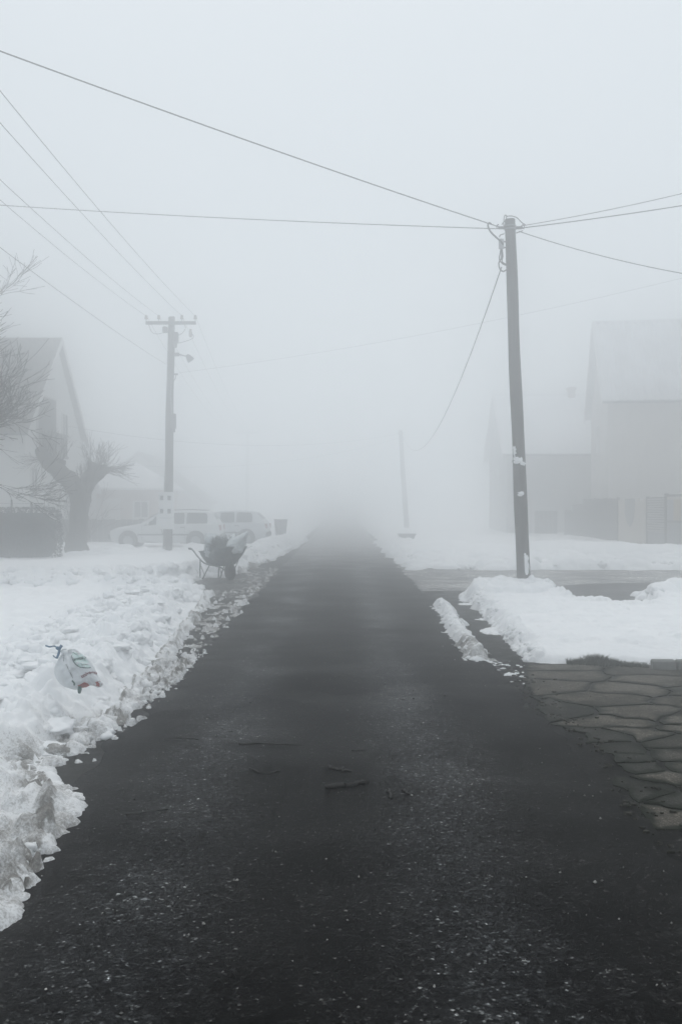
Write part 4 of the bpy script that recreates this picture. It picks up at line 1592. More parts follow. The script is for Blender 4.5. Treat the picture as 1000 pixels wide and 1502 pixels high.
# ------------------------------------------------------------------ trees
def branch(mb, p, d, L, r, depth, rnd, spread=0.5, up=0.12, sides=5, kids=(2, 4), minr=0.004):
    """a wandering tapered limb that forks on its way"""
    n = max(3, int(L / 0.22))
    pts, rad = [p.copy()], [r]
    q, dd = p.copy(), d.normalized()
    spawn = []
    for i in range(1, n + 1):
        dd = (dd + Vector((rnd.gauss(0, 0.12), rnd.gauss(0, 0.12), rnd.gauss(0, 0.10) + up * 0.3))).normalized()
        q = q + dd * (L / n)
        rr = max(minr, r * (1 - 0.62 * i / n))
        pts.append(q.copy())
        rad.append(rr)
        if i >= n * 0.25:
            spawn.append((q.copy(), dd.copy(), rr))
    mb.tube(pts, rad, sides if r > 0.02 else 3, cap=r > 0.02)
    if depth <= 0:
        return
    for _ in range(rnd.randint(*kids)):
        s, sd, sr = spawn[min(len(spawn) - 1, int(rnd.random() ** 0.8 * len(spawn)))]
        nd_ = (sd + Vector((rnd.gauss(0, spread), rnd.gauss(0, spread), rnd.gauss(0, spread * 0.8) + up))).normalized()
        branch(mb, s, nd_, L * rnd.uniform(0.45, 0.75), max(minr, sr * rnd.uniform(0.5, 0.72)), depth - 1, rnd, spread, up, sides, kids, minr)
    s, sd, sr = spawn[-1]
    branch(mb, s, sd, L * rnd.uniform(0.5, 0.75), max(minr, sr * 0.9), depth - 1, rnd, spread, up, sides, kids, minr)


rnd = random.Random(3)
M_TWIG_D = plain('wet dark twig', (0.012, 0.011, 0.010), 0.85, 0.3, 8)
bt = thing('bare_tree', 'leafless fruit tree whose fine branches reach in front of the white house gable', 'tree', (-11.3, 23.6, 0))
mb = MB()
mb.tube([(0, 0, -0.2), (0.05, 0, 0.6), (-0.02, 0.03, 1.6), (0.08, 0.0, 2.6)], [0.24, 0.19, 0.16, 0.15], 12)
part('trunk', mb, M_BARK, bt, smooth=True)
mb = MB()
for d, L, r, z in (((1.0, 0.0, 0.42), 2.5, 0.085, 2.3), ((1.0, -0.25, 0.75), 2.5, 0.085, 2.5), ((0.9, 0.2, 0.45), 1.8, 0.07, 2.5), ((0.55, 0.1, 1.0), 2.6, 0.09, 2.6), ((-0.5, 0.3, 1.0), 2.6, 0.09, 2.6),
                   ((-1, -0.2, 0.5), 2.3, 0.08, 2.4), ((0.1, -0.8, 0.8), 2.2, 0.08, 2.5), ((0.35, -0.1, 1.25), 3.0, 0.09, 2.6), ((0.9, 0.35, 0.55), 2.4, 0.075, 2.45), ((1.0, -0.1, 0.6), 2.0, 0.075, 2.4), ((1.0, 0.1, 0.25), 1.9, 0.07, 2.9)):
    branch(mb, Vector((0.05, 0, z)), Vector(d), L, r, 4, rnd, 0.50, 0.13, 5, (3, 5), 0.0050)
part('crown', mb, M_TWIG_D, bt)

# pollarded tree
pt = thing('pollarded_tree', 'stout pollarded tree with two thick stub limbs and fine shoots before the low fence', 'tree', (-8.95, 34.8, 0.0))


def knotty(mb, pts, rad, seed, sides=14):
    P = smooth_path(pts, 7)
    Rr = [float(np.interp(i / (len(P) - 1) * (len(rad) - 1), range(len(rad)), rad)) for i in range(len(P))]
    s0 = len(mb.v)
    mb.tube(P, Rr, sides)
    for i in range(s0, len(mb.v)):
        v = Vector(mb.v[i])
        k = int((i - s0) / sides)
        c = P[min(k, len(P) - 1)]
        d = v - c
        n_ = mnoise.noise(v * 3.2 + Vector((seed, 0, 0))) * 0.22 + mnoise.noise(v * 9) * 0.10
        mb.v[i] = tuple(c + d * (1 + n_))


mb = MB()
knotty(mb, [(-0.05, 0, -0.25), (-0.06, 0, 0.15), (0.02, 0, 0.9), (0.06, 0, 1.6), (0.08, 0, 2.1), (0.06, 0, 2.55)], [0.48, 0.40, 0.33, 0.31, 0.36, 0.30], 1)
knotty(mb, [(0.05, 0, 1.95), (-0.15, 0, 2.4), (-0.6, -0.05, 2.85), (-1.0, -0.05, 3.2), (-1.32, 0, 3.66)], [0.30, 0.31, 0.27, 0.25, 0.17], 2)
knotty(mb, [(0.08, 0, 2.0), (0.3, 0.02, 2.4), (0.5, 0.03, 2.8), (0.62, 0.03, 3.16)], [0.28, 0.28, 0.26, 0.27], 3)
knotty(mb, [(0.42, 0.02, 2.5), (0.75, 0.0, 2.85), (1.0, -0.02, 2.98)], [0.2, 0.2, 0.16], 4)
knotty(mb, [(-0.62, -0.02, 2.8), (-0.62, 0.0, 3.1), (-0.58, 0.02, 3.28)], [0.2, 0.2, 0.17], 5)
part('trunk', mb, M_BARK, pt, smooth=True)
mb = MB()
rnd = random.Random(8)
def shoot(p, d, L, droop=0.0, r=0.0085):
    pts, rad = [Vector(p)], [r]
    dd = Vector(d).normalized()
    q = Vector(p)
    n = 7
    for i in range(n):
        dd = (dd + Vector((rnd.gauss(0, 0.07), rnd.gauss(0, 0.07), rnd.gauss(0, 0.05) - droop))).normalized()
        q = q + dd * L / n
        pts.append(q.copy())
        rad.append(max(0.0045, r * (1 - 0.6 * i / n)))
        if i in (2, 3, 4) and L > 0.35 and rnd.random() < 0.6:
            sd = (dd + Vector((rnd.gauss(0, .5), rnd.gauss(0, .5), rnd.gauss(0, .4)))).normalized()
            mb.tube([q.copy(), q + sd * L * 0.2, q + sd * L * 0.34 + Vector((0, 0, 0.03))], [0.006, 0.005, 0.0045], 3, cap=False)
    mb.tube(pts, rad, 3, cap=False)


for _ in range(58):
    a = rnd.random()
    shoot((-1.3 + 0.75 * a, rnd.uniform(-.15, .15), 3.65 - 0.5 * a), (rnd.gauss(0.05, 0.35), rnd.gauss(0, 0.4), 1), rnd.uniform(0.35, 1.0))
for _ in range(66):
    shoot((rnd.uniform(0.35, 1.0), rnd.uniform(-.2, .2), rnd.uniform(2.9, 3.25)), (rnd.gauss(0.15, 0.5), rnd.gauss(0, 0.4), 1), rnd.uniform(0.35, 1.05))
for _ in range(34):
    shoot((1.0 + rnd.uniform(-.1, .1), rnd.uniform(-.12, .12), 2.95 + rnd.uniform(-.1, .1)), (1, rnd.gauss(0, .35), rnd.uniform(-0.6, 0.3)), rnd.uniform(0.5, 1.15), rnd.uniform(-0.06, 0.05))
for _ in range(14):
    shoot((-1.1, rnd.uniform(-.12, .12), 3.3), (-1, rnd.gauss(0, .3), rnd.uniform(-0.3, 0.4)), rnd.uniform(0.6, 1.3), rnd.uniform(0.0, 0.12))
for _ in range(40):
    shoot((-0.35 + rnd.uniform(-.25, .2), rnd.uniform(-.1, .1), 2.5 + rnd.uniform(-.3, .3)), (rnd.gauss(-0.5, 0.4), rnd.gauss(0, 0.5), rnd.gauss(-0.5, 0.5)), rnd.uniform(0.3, 0.9), 0.04)
for _ in range(26):
    shoot((0.2 + rnd.uniform(-.2, .2), rnd.uniform(-.1, .1), 2.5), (rnd.gauss(0, 0.4), rnd.gauss(0, 0.4), 1), rnd.uniform(0.4, 0.8))
part('crown', mb, M_TWIG, pt)

# bare shrub behind the trunk
bs = thing('bare_shrub', 'leafless tangled shrub behind the pollarded trunk beside the white house', 'shrub', (-9.9, 38.4, 0))
mb = MB()
for _ in range(16):
    a = rnd.uniform(0, 6.28)
    branch(mb, Vector((rnd.uniform(-.3, .3), rnd.uniform(-.2, .2), 0)), Vector((math.cos(a) * .5, math.sin(a) * .5, 1)), rnd.uniform(0.8, 1.4), 0.02, 2, rnd, 0.4, 0.12, 4, (2, 3), 0.005)
part('stems', mb, M_TWIG, bs)


# hedge
M_LEAF = plain('evergreen leaf', (0.008, 0.016, 0.021), 0.7, 0.5, 2.5)
hd = thing('hedge', 'clipped dark evergreen hedge with rounded end before the white house', 'hedge', (-10.95, 31.8, 0.0))
hx0, hx1, hy, hzt = -5.5, 2.25, 0.55, 1.66
mb = MB()
rnd = random.Random(19)
def hedge_pt():
    """a point near the hedge's rounded surface"""
    while True:
        x, y, z = rnd.uniform(hx0, hx1), rnd.uniform(-hy, hy), rnd.uniform(0.08, hzt)
        e = max(0, x - (hx1 - 0.5)) / 0.5
        dz = max(0, z - (hzt - 0.45)) / 0.45
        dy = abs(y) / hy
        q = max(math.sqrt(e * e * .9 + dz * dz * .6 + 0), (dy ** 2 + dz ** 2 * .8 + e ** 2 * .8) ** 0.5)
        wobble = 0.08 * mnoise.noise(Vector((x * 1.5, y * 2, z * 1.5)))
        if 0.80 + wobble < q < 1.0 + wobble:
            return Vector((x, y, z))
for _ in range(15000):
    p = hedge_pt()
    a, b = Vector((rnd.gauss(0, 1), rnd.gauss(0, 1), rnd.gauss(0, 1))).normalized(), Vector((rnd.gauss(0, 1), rnd.gauss(0, 1), rnd.gauss(0, 1)))
    b = a.cross(b).normalized()
    s = rnd.uniform(0.028, 0.055)
    mb.add([p - a * s, p + b * s * .45, p + a * s, p - b * s * .45], [(0, 1, 2, 3)])
o = part('foliage', mb, M_LEAF, hd)
mb = MB()
for _ in range(40):
    x = rnd.uniform(hx0 + .2, hx1 - .3)
    mb.tube([(x, 0, -0.05), (x + rnd.gauss(0, .1), rnd.gauss(0, .1), 0.8), (x + rnd.gauss(0, .2), rnd.gauss(0, .2), 1.4)], [0.02, 0.014, 0.006], 4)
mb.box(((hx0 + hx1) / 2 - 0.05, 0, 0.74), (hx1 - hx0 - 0.22, hy * 1.55, 1.5), bevel=0.34)
part('stems', mb, M_LEAF, hd)
wf = thing('wire_fence', 'thin steel fence posts standing along the clipped dark hedge', 'fence', (-11.0, 31.1, 0.0))
for x, zt in ((0.52, 1.9), (-1.0, 1.9), (1.15, 1.82)):
    mb = MB()
    mb.tube([(x, 1.45, -0.1), (x, 1.45, zt)], 0.03, 6)
    part('post', mb, M_DKSTEEL, wf)
mb = MB()
mb.tube([(0.42, -0.6, -0.1), (0.40, -0.6, 0.34)], 0.03, 6)
part('post', mb, M_WOODDK, wf)
mb = MB()
for z in (1.2, 1.8):
    mb.tube([(-3.0, 1.45, z), (1.15, 1.45, z - .02)], 0.006, 4)
part('strand', mb, M_STEEL, wf)

# ------------------------------------------------------------------ parked cars
M_PAINT_A = plain('white car paint', (0.66, 0.67, 0.67), 0.3, 0.05, 2)
M_PAINT_B = plain('silver car paint', (0.58, 0.60, 0.62), 0.3, 0.05, 2)
M_TYRE = plain('tyre rubber', (0.015, 0.015, 0.016), 0.85, 0.2, 20)
M_RIM = plain('wheel trim', (0.30, 0.31, 0.32), 0.4, 0.1, 10, metal=0.3)
M_REDLAMP = plain('red lamp lens', (0.22, 0.02, 0.02), 0.25, 0.1, 10)
M_CLEARLAMP = plain('headlamp lens', (0.5, 0.52, 0.53), 0.15, 0.1, 10)
M_TRIM = plain('black plastic trim', (0.03, 0.03, 0.031), 0.6, 0.15, 10)


def make_car(label, loc, rz, paint, wagon):
    """nose towards local -x; origin under the middle of the car"""
    car = thing('parked_car', label, 'car', loc, rz, 'cars parked in the yard')
    # stations: x, sill z, belt z, top z, half widths at sill / belt / top
    st = [(-2.10, 0.42, 0.60, 0.63, 0.62, 0.66, 0.60), (-2.05, 0.30, 0.66, 0.70, 0.72, 0.74, 0.68), (-1.80, 0.22, 0.74, 0.79, 0.78, 0.80, 0.74), (-1.20, 0.22, 0.84, 0.90, 0.80, 0.83, 0.76),
          (-0.92, 0.22, 0.87, 0.95, 0.80, 0.84, 0.76), (-0.22, 0.22, 0.90, 1.36, 0.80, 0.84, 0.60), (0.02, 0.22, 0.91, 1.42, 0.80, 0.84, 0.58), (0.80, 0.22, 0.93, 1.44, 0.80, 0.84, 0.58)]
    if wagon:
        st += [(1.60, 0.22, 0.94, 1.42, 0.80, 0.84, 0.57), (1.82, 0.24, 0.94, 1.38, 0.79, 0.83, 0.56), (2.02, 0.28, 0.93, 1.10, 0.78, 0.81, 0.66), (2.12, 0.32, 0.86, 0.92, 0.75, 0.78, 0.70), (2.16, 0.40, 0.70, 0.74, 0.70, 0.72, 0.68)]
        sw = [(-0.78, -0.30, 0.0), (0.02, 0.78, 0), (0.86, 1.66, 0)]
    else:
        st += [(1.30, 0.22, 0.94, 1.41, 0.80, 0.84, 0.57), (1.48, 0.24, 0.94, 1.37, 0.79, 0.83, 0.56), (1.80, 0.28, 0.94, 1.06, 0.78, 0.81, 0.66), (1.92, 0.32, 0.86, 0.92, 0.75, 0.78, 0.70), (1.96, 0.40, 0.70, 0.74, 0.70, 0.72, 0.68)]
        sw = [(-0.78, -0.30, 0.0), (0.02, 0.62, 0), (0.70, 1.36, 0)]
    def ring(s):
        x, zs, zb, zt, ws, wb, wt = s
        half = [(ws * .9, zs), (ws, zs + 0.06), (wb + 0.015, (zs + zb) / 2), (wb, zb - 0.02), (wb - 0.02, zb), (wt + (wb - wt) * .35, zb + (zt - zb) * .62), (wt, zt - 0.02 * min(1, (zt - zb) * 4)), (wt * .6, zt + 0.018)]
        return [(x, -w, z) for w, z in half] + [(x, w, z) for w, z in reversed(half)]
    vs, fs = [], []
    n = 16
    for s in st:
        vs += ring(s)
    for i in range(len(st) - 1):
        for k in range(n):
            k2 = (k + 1) % n
            fs.append((i * n + k, (i + 1) * n + k, (i + 1) * n + k2, i * n + k2))
    fs += [tuple(range(n)), tuple((len(st) - 1) * n + k for k in range(n - 1, -1, -1))]
    mb = MB()
    mb.add(vs, fs)
    body = part('body', mb, paint, car, smooth=False)

    def side(x, f, sy, off_=0.004):
        """point on the greenhouse side at fraction f between belt and roof"""
        xs = [q[0] for q in st]
        zb, zt = np.interp(x, xs, [q[2] for q in st]), np.interp(x, xs, [q[3] for q in st])
        wb, wt = np.interp(x, xs, [q[5] for q in st]), np.interp(x, xs, [q[6] for q in st])
        if f < 0.62:
            w = wb - 0.02 + (wt + (wb - wt) * .35 - wb + 0.02) * (f / 0.62)
        else:
            w = wt + (wb - wt) * .35 * (1 - (f - 0.62) / 0.38)
        return Vector((x, sy * (w + off_ + 0.004), zb + (zt - zb) * f))
    for sy in (-1, 1):
        for (xa, xb, _) in sw:
            first = xa < -0.5
            mb = MB()
            m = 6
            lo = [side(xa + (xb - xa) * i / m, 0.06, sy, 0.010) for i in range(m + 1)]
            mid_ = [side((xa + (0.33 if first else 0) + (xb - xa - (0.33 if first else 0)) * i / m), 0.62, sy, 0.010) for i in range(m + 1)]
            xt0 = xa + (0.50 if first else 0.02)
            xt1 = xb + (0.06 if first else (-0.03 if xb < 1.2 else -0.06))
            hi = [side(xt0 + (xt1 - xt0) * i / m, 0.88, sy, 0.010) for i in range(m + 1)]
            if first:
                xt0 = xa + 0.44
                hi = [side(xt0 + (xb - xt0) * i / m, 0.84, sy, 0.010) for i in range(m + 1)]
            P = lo + mid_ + hi
            F = []
            for r_ in range(2):
                for i in range(m):
                    q = (r_ * (m + 1) + i, r_ * (m + 1) + i + 1, (r_ + 1) * (m + 1) + i + 1, (r_ + 1) * (m + 1) + i)
                    F.append(q if sy < 0 else q[::-1])
            mb.add(P, F)
            part('side_window', mb, M_GLASSDK, car)
        # wheel arches, wheels
        for wx in (-1.36, 1.22 if wagon else 1.12):
            mb = MB()
            Mx = Matrix.Translation((wx, sy * 0.80, 0.33)) @ Matrix.Rotation(R(90), 4, 'X')
            mb.lathe([(0.37, -0.06), (0.37, 0.06)], 24, Mx)
            part('wheel_arch', mb, M_TRIM, car)
            mb = MB()
            Mx = Matrix.Translation((wx, sy * 0.79, 0.295)) @ Matrix.Rotation(R(90), 4, 'X')
            mb.lathe([(0.20, -0.085), (0.27, -0.09), (0.295, -0.06), (0.295, 0.06), (0.27, 0.09), (0.20, 0.085)], 24, Mx)
            w_ = part('wheel', mb, M_TYRE, car, smooth=True)
            mb = MB()
            Mx = Matrix.Translation((wx, sy * 0.795, 0.295)) @ Matrix.Rotation(R(90), 4, 'X')
            mb.lathe([(0.12, -0.092), (0.19, -0.088), (0.19, 0.088), (0.12, 0.092)], 20, Mx)
            part('rim', mb, M_RIM, w_)
        mb = MB()
        mb.box((-0.62, sy * 0.93, 0.98), (0.10, 0.18, 0.13), bevel=0.03)
        part('mirror', mb, M_TRIM if not wagon else paint, car)
        for hx in (-0.05, 0.72):
            mb = MB()
            mb.box((hx + 0.0, sy * 0.853, 0.82), (0.16, 0.025, 0.035), bevel=0.008)
            part('door_handle', mb, M_TRIM, car)
        for sx_ in (-0.83, 0.0, 0.80):
            mb = MB()
            mb.box((sx_, sy * 0.846, 0.60), (0.010, 0.012, 0.56))
            part('door_seam', mb, M_TRIM, car)
        mb = MB()
        mb.box((0.0, sy * 0.853, 0.54), (2.0, 0.022, 0.06), bevel=0.008)
        part('side_moulding', mb, M_TRIM, car)
        mb = MB()
        mb.box((-2.02, sy * 0.55, 0.64), (0.12, 0.30, 0.14), bevel=0.02)
        part('headlight', mb, M_CLEARLAMP, car)
        mb = MB()
        xe = st[-2][0] - 0.01
        mb.box((xe, sy * 0.70, 0.80), (0.16, 0.17, 0.20), bevel=0.02)
        part('tail_light', mb, M_REDLAMP, car)
        if wagon:
            mb = MB()
            mb.tube([(0.05, sy * 0.54, 1.47), (0.9, sy * 0.54, 1.50), (1.6, sy * 0.53, 1.47)], 0.016, 6)
            part('roof_rail', mb, M_TRIM, car)
    xe = st[-1][0]
    mb = MB()
    mb.box((-2.09, 0, 0.46), (0.16, 1.44, 0.20), bevel=0.04)
    part('bumper', mb, M_TRIM, car)
    mb = MB()
    mb.box((xe - 0.03, 0, 0.46), (0.16, 1.52, 0.20), bevel=0.04)
    part('bumper', mb, M_TRIM, car)
    # windscreens
    def cap_glass(xa, za, wa, xb, zb_, wb_, o):
        mb = MB()
        v = [Vector((xa, -wa, za)), Vector((xa, wa, za)), Vector((xb, wb_, zb_)), Vector((xb, -wb_, zb_))]
        nrm = (v[1] - v[0]).cross(v[3] - v[0]).normalized() * o
        if nrm.z < 0:
            nrm = -nrm
        mb.add([p + nrm for p in v], [(0, 1, 2, 3)])
        return mb
    part('windscreen', cap_glass(-0.88, 0.99, 0.68, -0.25, 1.35, 0.56, 0.028), M_GLASSDK, car)
    a, b = st[-4], st[-3]
    part('rear_window', cap_glass(a[0] + 0.02, a[3] - 0.03, 0.52, b[0] - 0.02, b[3] + 0.03, 0.60, 0.028), M_GLASSDK, car)
    mb = MB()
    mb.box((xe + 0.025, 0, 0.66), (0.012, 0.52, 0.11))
    part('number_plate', mb, M_WHITEBOX, car)
    return car


make_car('white estate car with roof rails parked sideways beside the meter cabinet pole', (-6.8, 40.0, 0.06), R(1), M_PAINT_A, True)
make_car('silver hatchback parked behind the white estate car with only its rear showing', (-5.02, 43.3, 0.06), R(-2), M_PAINT_B, False)

# ------------------------------------------------------------------ wheelie bin, tub
M_BIN = plain('dark bin plastic', (0.03, 0.033, 0.036), 0.5, 0.2, 8)
wb = thing('wheelie_bin', 'dark wheelie bin standing in fog beyond the parked cars', 'bin', (-2.80, 47.5, 0.10), R(12))
mb = MB()
def frust(mb, w0, d0, z0, w1, d1, z1, cx=0, cy_=0):
    v = [(cx + sx * w / 2, cy_ + sy * d / 2, z) for (w, d, z) in ((w0, d0, z0), (w1, d1, z1)) for sx, sy in ((-1, -1), (1, -1), (1, 1), (-1, 1))]
    mb.add(v, [(3, 2, 1, 0), (4, 5, 6, 7)] + [(i, (i + 1) % 4, 4 + (i + 1) % 4, 4 + i) for i in range(4)])
    return mb
part('body', frust(mb, 0.40, 0.44, 0.05, 0.52, 0.60, 0.92), M_BIN, wb)
mb = MB()
mb.box((0, 0.0, 0.955), (0.56, 0.66, 0.06), bevel=0.02)
mb.tube([(-0.24, 0.36, 0.95), (0.24, 0.36, 0.95)], 0.018, 6)
part('lid', mb, M_BIN, wb)
for sx in (-1, 1):
    mb = MB()
    mb.lathe([(0.10, -0.03), (0.10, 0.03)], 16, Matrix.Translation((sx * 0.24, 0.24, 0.10)) @ Matrix.Rotation(R(90), 4, 'Y'))
    part('wheel', mb, M_TYRE, wb)

tub = thing('plastic_tub', 'dark empty plastic tub half buried in snow before the distant leaning pole', 'tub', (2.86, 44.5, snow_z(2.86, 44.5) - 0.02), R(8))
mb = MB()
frust(mb, 0.46, 0.36, 0.0, 0.70, 0.52, 0.30)
part('body', mb, M_BIN, tub)
mb = MB()
for (a, b) in (((-.36, -.27), (.36, -.27)), ((.36, -.27), (.36, .27)), ((.36, .27), (-.36, .27)), ((-.36, .27), (-.36, -.27))):
    mb.tube([(a[0], a[1], 0.30), (b[0], b[1], 0.30)], 0.022, 6)
part('rim', mb, M_BIN, tub)

# ------------------------------------------------------------------ wheelbarrow with its load
M_TEAL = plain('worn teal paint', (0.008, 0.022, 0.028), 0.55, 0.35, 12)
M_TEAL_D = plain('rubber grip', (0.02, 0.024, 0.026), 0.8, 0.2, 20)
M_BAGDK = plain('dark teal bin bag', (0.008, 0.026, 0.030), 0.4, 0.6, 16)
M_BAGGREY = plain('cloudy grey plastic', (0.40, 0.44, 0.46), 0.35, 0.35, 14)
M_BAGLT = plain('milky plastic', (0.62, 0.66, 0.67), 0.35, 0.2, 9)
bar = thing('wheelbarrow', 'teal steel wheelbarrow heaped with rubbish bags at the end of the cleared driveway', 'wheelbarrow', (-2.50, 23.05, 0.015), R(-52))
bar.scale = (0.93, 0.93, 0.98)
# local +x points to the wheel; wheel contact at origin
mb = MB()
Mx = Matrix.Translation((0, 0, 0.205)) @ Matrix.Rotation(R(90), 4, 'X')
prof = []
for k in range(9):
    a = math.pi * (k / 8) - math.pi / 2
    prof.append((0.155 + 0.05 * math.cos(a), 0.062 * math.sin(a)))
mb.lathe(prof, 26, Mx)
whl = part('wheel', mb, M_TYRE, bar, smooth=True)
mb = MB()
mb.lathe([(0.03, -0.075), (0.10, -0.03), (0.148, -0.035), (0.148, 0.035), (0.10, 0.03), (0.03, 0.075)], 20, Mx)
part('hub', mb, M_TEAL, whl)
mb = MB()
mb.tube([(0, -0.13, 0.205), (0, 0.13, 0.205)], 0.012, 8)
part('axle', mb, M_DKSTEEL, whl)
# tray: stacked rounded rings
def rrect(x0, x1, w0, w1, z, r=0.08, n=5):
    """ring: rear at x0 with width w0, front at x1 with width w1"""
    c = [(x0, -w0 / 2), (x1, -w1 / 2), (x1, w1 / 2), (x0, w0 / 2)]
    out = []
    for i in range(4):
        p, a, b = Vector((*c[i], 0)), Vector((*c[i - 1], 0)), Vector((*c[(i + 1) % 4], 0))
        da, db = (a - p).normalized() * r, (b - p).normalized() * r
        for k in range(n):
            t = k / (n - 1)
            q = (p + da) * (1 - t) ** 2 + p * 2 * t * (1 - t) + (p + db) * t * t
            out.append((q.x, q.y, z))
    return out
rings = [rrect(-0.72, -0.10, 0.30, 0.28, 0.33, .06), rrect(-0.80, 0.00, 0.40, 0.38, 0.36, .08), rrect(-0.93, 0.20, 0.56, 0.54, 0.52, .1), rrect(-1.00, 0.34, 0.64, 0.62, 0.645, .1)]
def zlift(r, k):
    return [(x, y, z + k * max(0, x + 0.3) * 0.22) for x, y, z in r]
rings = [zlift(r, i / 3) for i, r in enumerate(rings)]
inner = [[(x * 0.985 - 0.005, y * .975, z + 0.006) for x, y, z in r] for r in reversed(rings)]
allr = rings + inner
vs = [p for r in allr for p in r]
n = 20
fs = [(i * n + k, i * n + (k + 1) % n, (i + 1) * n + (k + 1) % n, (i + 1) * n + k) for i in range(len(allr) - 1) for k in range(n)]
fs += [tuple(range(n - 1, -1, -1)), tuple((len(allr) - 1) * n + k for k in range(n))]
mb = MB()
mb.add(vs, fs)
tray = part('tray', mb, M_TEAL, bar, smooth=False)
mb = MB()
mb.tube([Vector(p) for p in rings[-1]] + [Vector(rings[-1][0])], 0.013, 6)
part('rim', mb, M_TEAL, tray, smooth=True)
for sy in (-1, 1):
    mb = MB()
    mb.tube(smooth_path([(0.0, sy * 0.11, 0.205), (-0.2, sy * 0.17, 0.31), (-0.75, sy * 0.25, 0.37), (-1.02, sy * 0.30, 0.52), (-1.30, sy * 0.31, 0.69), (-1.42, sy * 0.31, 0.70)]), 0.018, 8)
    part('handle_bar', mb, M_TEAL, bar, smooth=True)
    mb = MB()
    mb.tube([(-1.34, sy * 0.31, 0.696), (-1.46, sy * 0.31, 0.70)], 0.025, 8)
    part('grip', mb, M_TEAL_D, bar, smooth=True)
    mb = MB()
    mb.tube(smooth_path([(-0.95, sy * 0.27, 0.47), (-0.97, sy * 0.27, 0.22), (-0.97, sy * 0.26, 0.0), (-0.92, sy * 0.26, -0.005), (-0.86, sy * 0.25, 0.02), (-0.70, sy * 0.23, 0.22), (-0.58, sy * 0.22, 0.36)], 5), 0.016, 8)
    part('leg', mb, M_TEAL, bar, smooth=True)
    mb = MB()
    mb.tube([(-0.955, sy * 0.268, 0.33), (-0.80, sy * 0.24, 0.10)], 0.009, 6)
    part('strut', mb, M_TEAL, bar)
    mb = MB()
    mb.tube([(0.0, sy * 0.10, 0.205), (0.22, sy * 0.10, 0.47)], 0.012, 6)
    part('wheel_stay', mb, M_TEAL, bar)


def ico(sub=4):
    import bmesh
    bm = bmesh.new()
    bmesh.ops.create_icosphere(bm, subdivisions=sub, radius=1)
    v = [x.co.copy() for x in bm.verts]
    bm.verts.index_update()
    f = [[q.index for q in p.verts] for p in bm.faces]
    bm.free()
    return v, f


ICO = ico(4)


def crumple(c, s, seed, amp=0.22, rot=0.0, peak=None, fold=0.5):
    V, F = ICO
    out = []
    Mr = Matrix.Rotation(rot, 3, 'Z')
    for p in V:
        q = p * 1.0
        n1 = mnoise.noise(q * 1.6 + Vector((seed, 0, 0)))
        n2 = 1 - abs(mnoise.noise(q * 3.4 + Vector((0, seed, 0)))) * 2
        n3 = 1 - abs(mnoise.noise(q * 8.0 + Vector((0, 0, seed)))) * 2
        k = 1 + amp * n1 + amp * fold * 0.7 * n2 + amp * 0.34 * n3
        v = Vector((q.x * s[0], q.y * s[1], q.z * s[2])) * k
        if peak is not None:
            d = max(0, q.dot(Vector(peak).normalized()))
            v += Vector(peak) * d ** 7
        out.append(Mr @ v + Vector(c))
    mb = MB()
    mb.add(out, F)
    return mb


WBM = Matrix.Translation((-2.50, 23.05, 0.015)) @ Matrix.Rotation(R(-52), 4, 'Z') @ Matrix.Scale(0.93, 4)
def load(c, s, seed, m, label, rot=0, peak=None, amp=0.25):
    w = WBM @ Vector(c)
    mb = crumple((0, 0, 0), s, seed, amp, rot, peak)
    o = part('rubbish_bag', mb, m, None, smooth=True, loc=w, rot=(0, 0, R(-52)))
    return tag(o, label, 'bag', 'bags in the wheelbarrow')


load((-0.60, -0.02, 0.76), (0.27, 0.27, 0.25), 3.1, M_BAGGREY, 'cloudy grey rubbish bag at the handle end of the wheelbarrow', 0.4, (-0.10, 0.0, 0.14))
load((-0.16, -0.14, 0.68), (0.30, 0.22, 0.20), 7.7, M_BAGDK, 'dark teal rubbish bag bulging in the middle of the wheelbarrow', 0.1, (0.0, -0.05, 0.16))
load((-0.30, 0.18, 0.76), (0.24, 0.18, 0.20), 12.9, M_BAGLT, 'milky rubbish bag at the back of the wheelbarrow load', 0.9, (0.05, 0.05, 0.14))
load((0.18, 0.04, 0.84), (0.17, 0.20, 0.18), 15.3, M_BAGLT, 'milky rubbish bag peaking over the wheel end of the wheelbarrow', 0.2, (0.22, 0.03, 0.20))
load((-0.02, -0.20, 0.72), (0.13, 0.10, 0.13), 21.3, M_BAGGREY, 'small grey bundle tucked beside the dark teal bag in the wheelbarrow', 0.2, None)

bw = WBM @ Vector((-0.12, -0.08, 0.80))
mb = MB()
rb = random.Random(5)
for _ in range(420):
    a, e_ = rb.uniform(0, 6.28), rb.uniform(0.25, 1.5)
    d = Vector((math.cos(a) * math.cos(e_), math.sin(a) * math.cos(e_), math.sin(e_)))
    p = Vector((rb.gauss(0, 0.15), rb.gauss(0, 0.11), rb.uniform(-0.12, 0.06)))
    L = rb.uniform(0.12, 0.32)
    q = p + d * L * 0.6 + Vector((rb.gauss(0, .02), rb.gauss(0, .02), 0))
    mb.tube([p, q, q + d * L * 0.4 + Vector((rb.gauss(0, .03), rb.gauss(0, .03), rb.gauss(0, .02)))], [0.006, 0.005, 0.003], 3, cap=False)
    if rb.random() < 0.7:
        s_ = rb.uniform(0.015, 0.035)
        u_ = Vector((rb.gauss(0, 1), rb.gauss(0, 1), rb.gauss(0, 1))).normalized()
        w_ = d.cross(u_).normalized()
        mb.add([q - u_ * s_, q + w_ * s_ * .5, q + u_ * s_, q - w_ * s_ * .5], [(0, 1, 2, 3)])
o = part('garden_clippings', mb, M_BAGDK, None, loc=bw, kind=None)
tag(o, 'bushy dark green garden clippings heaped between the bags in the wheelbarrow', 'clippings')

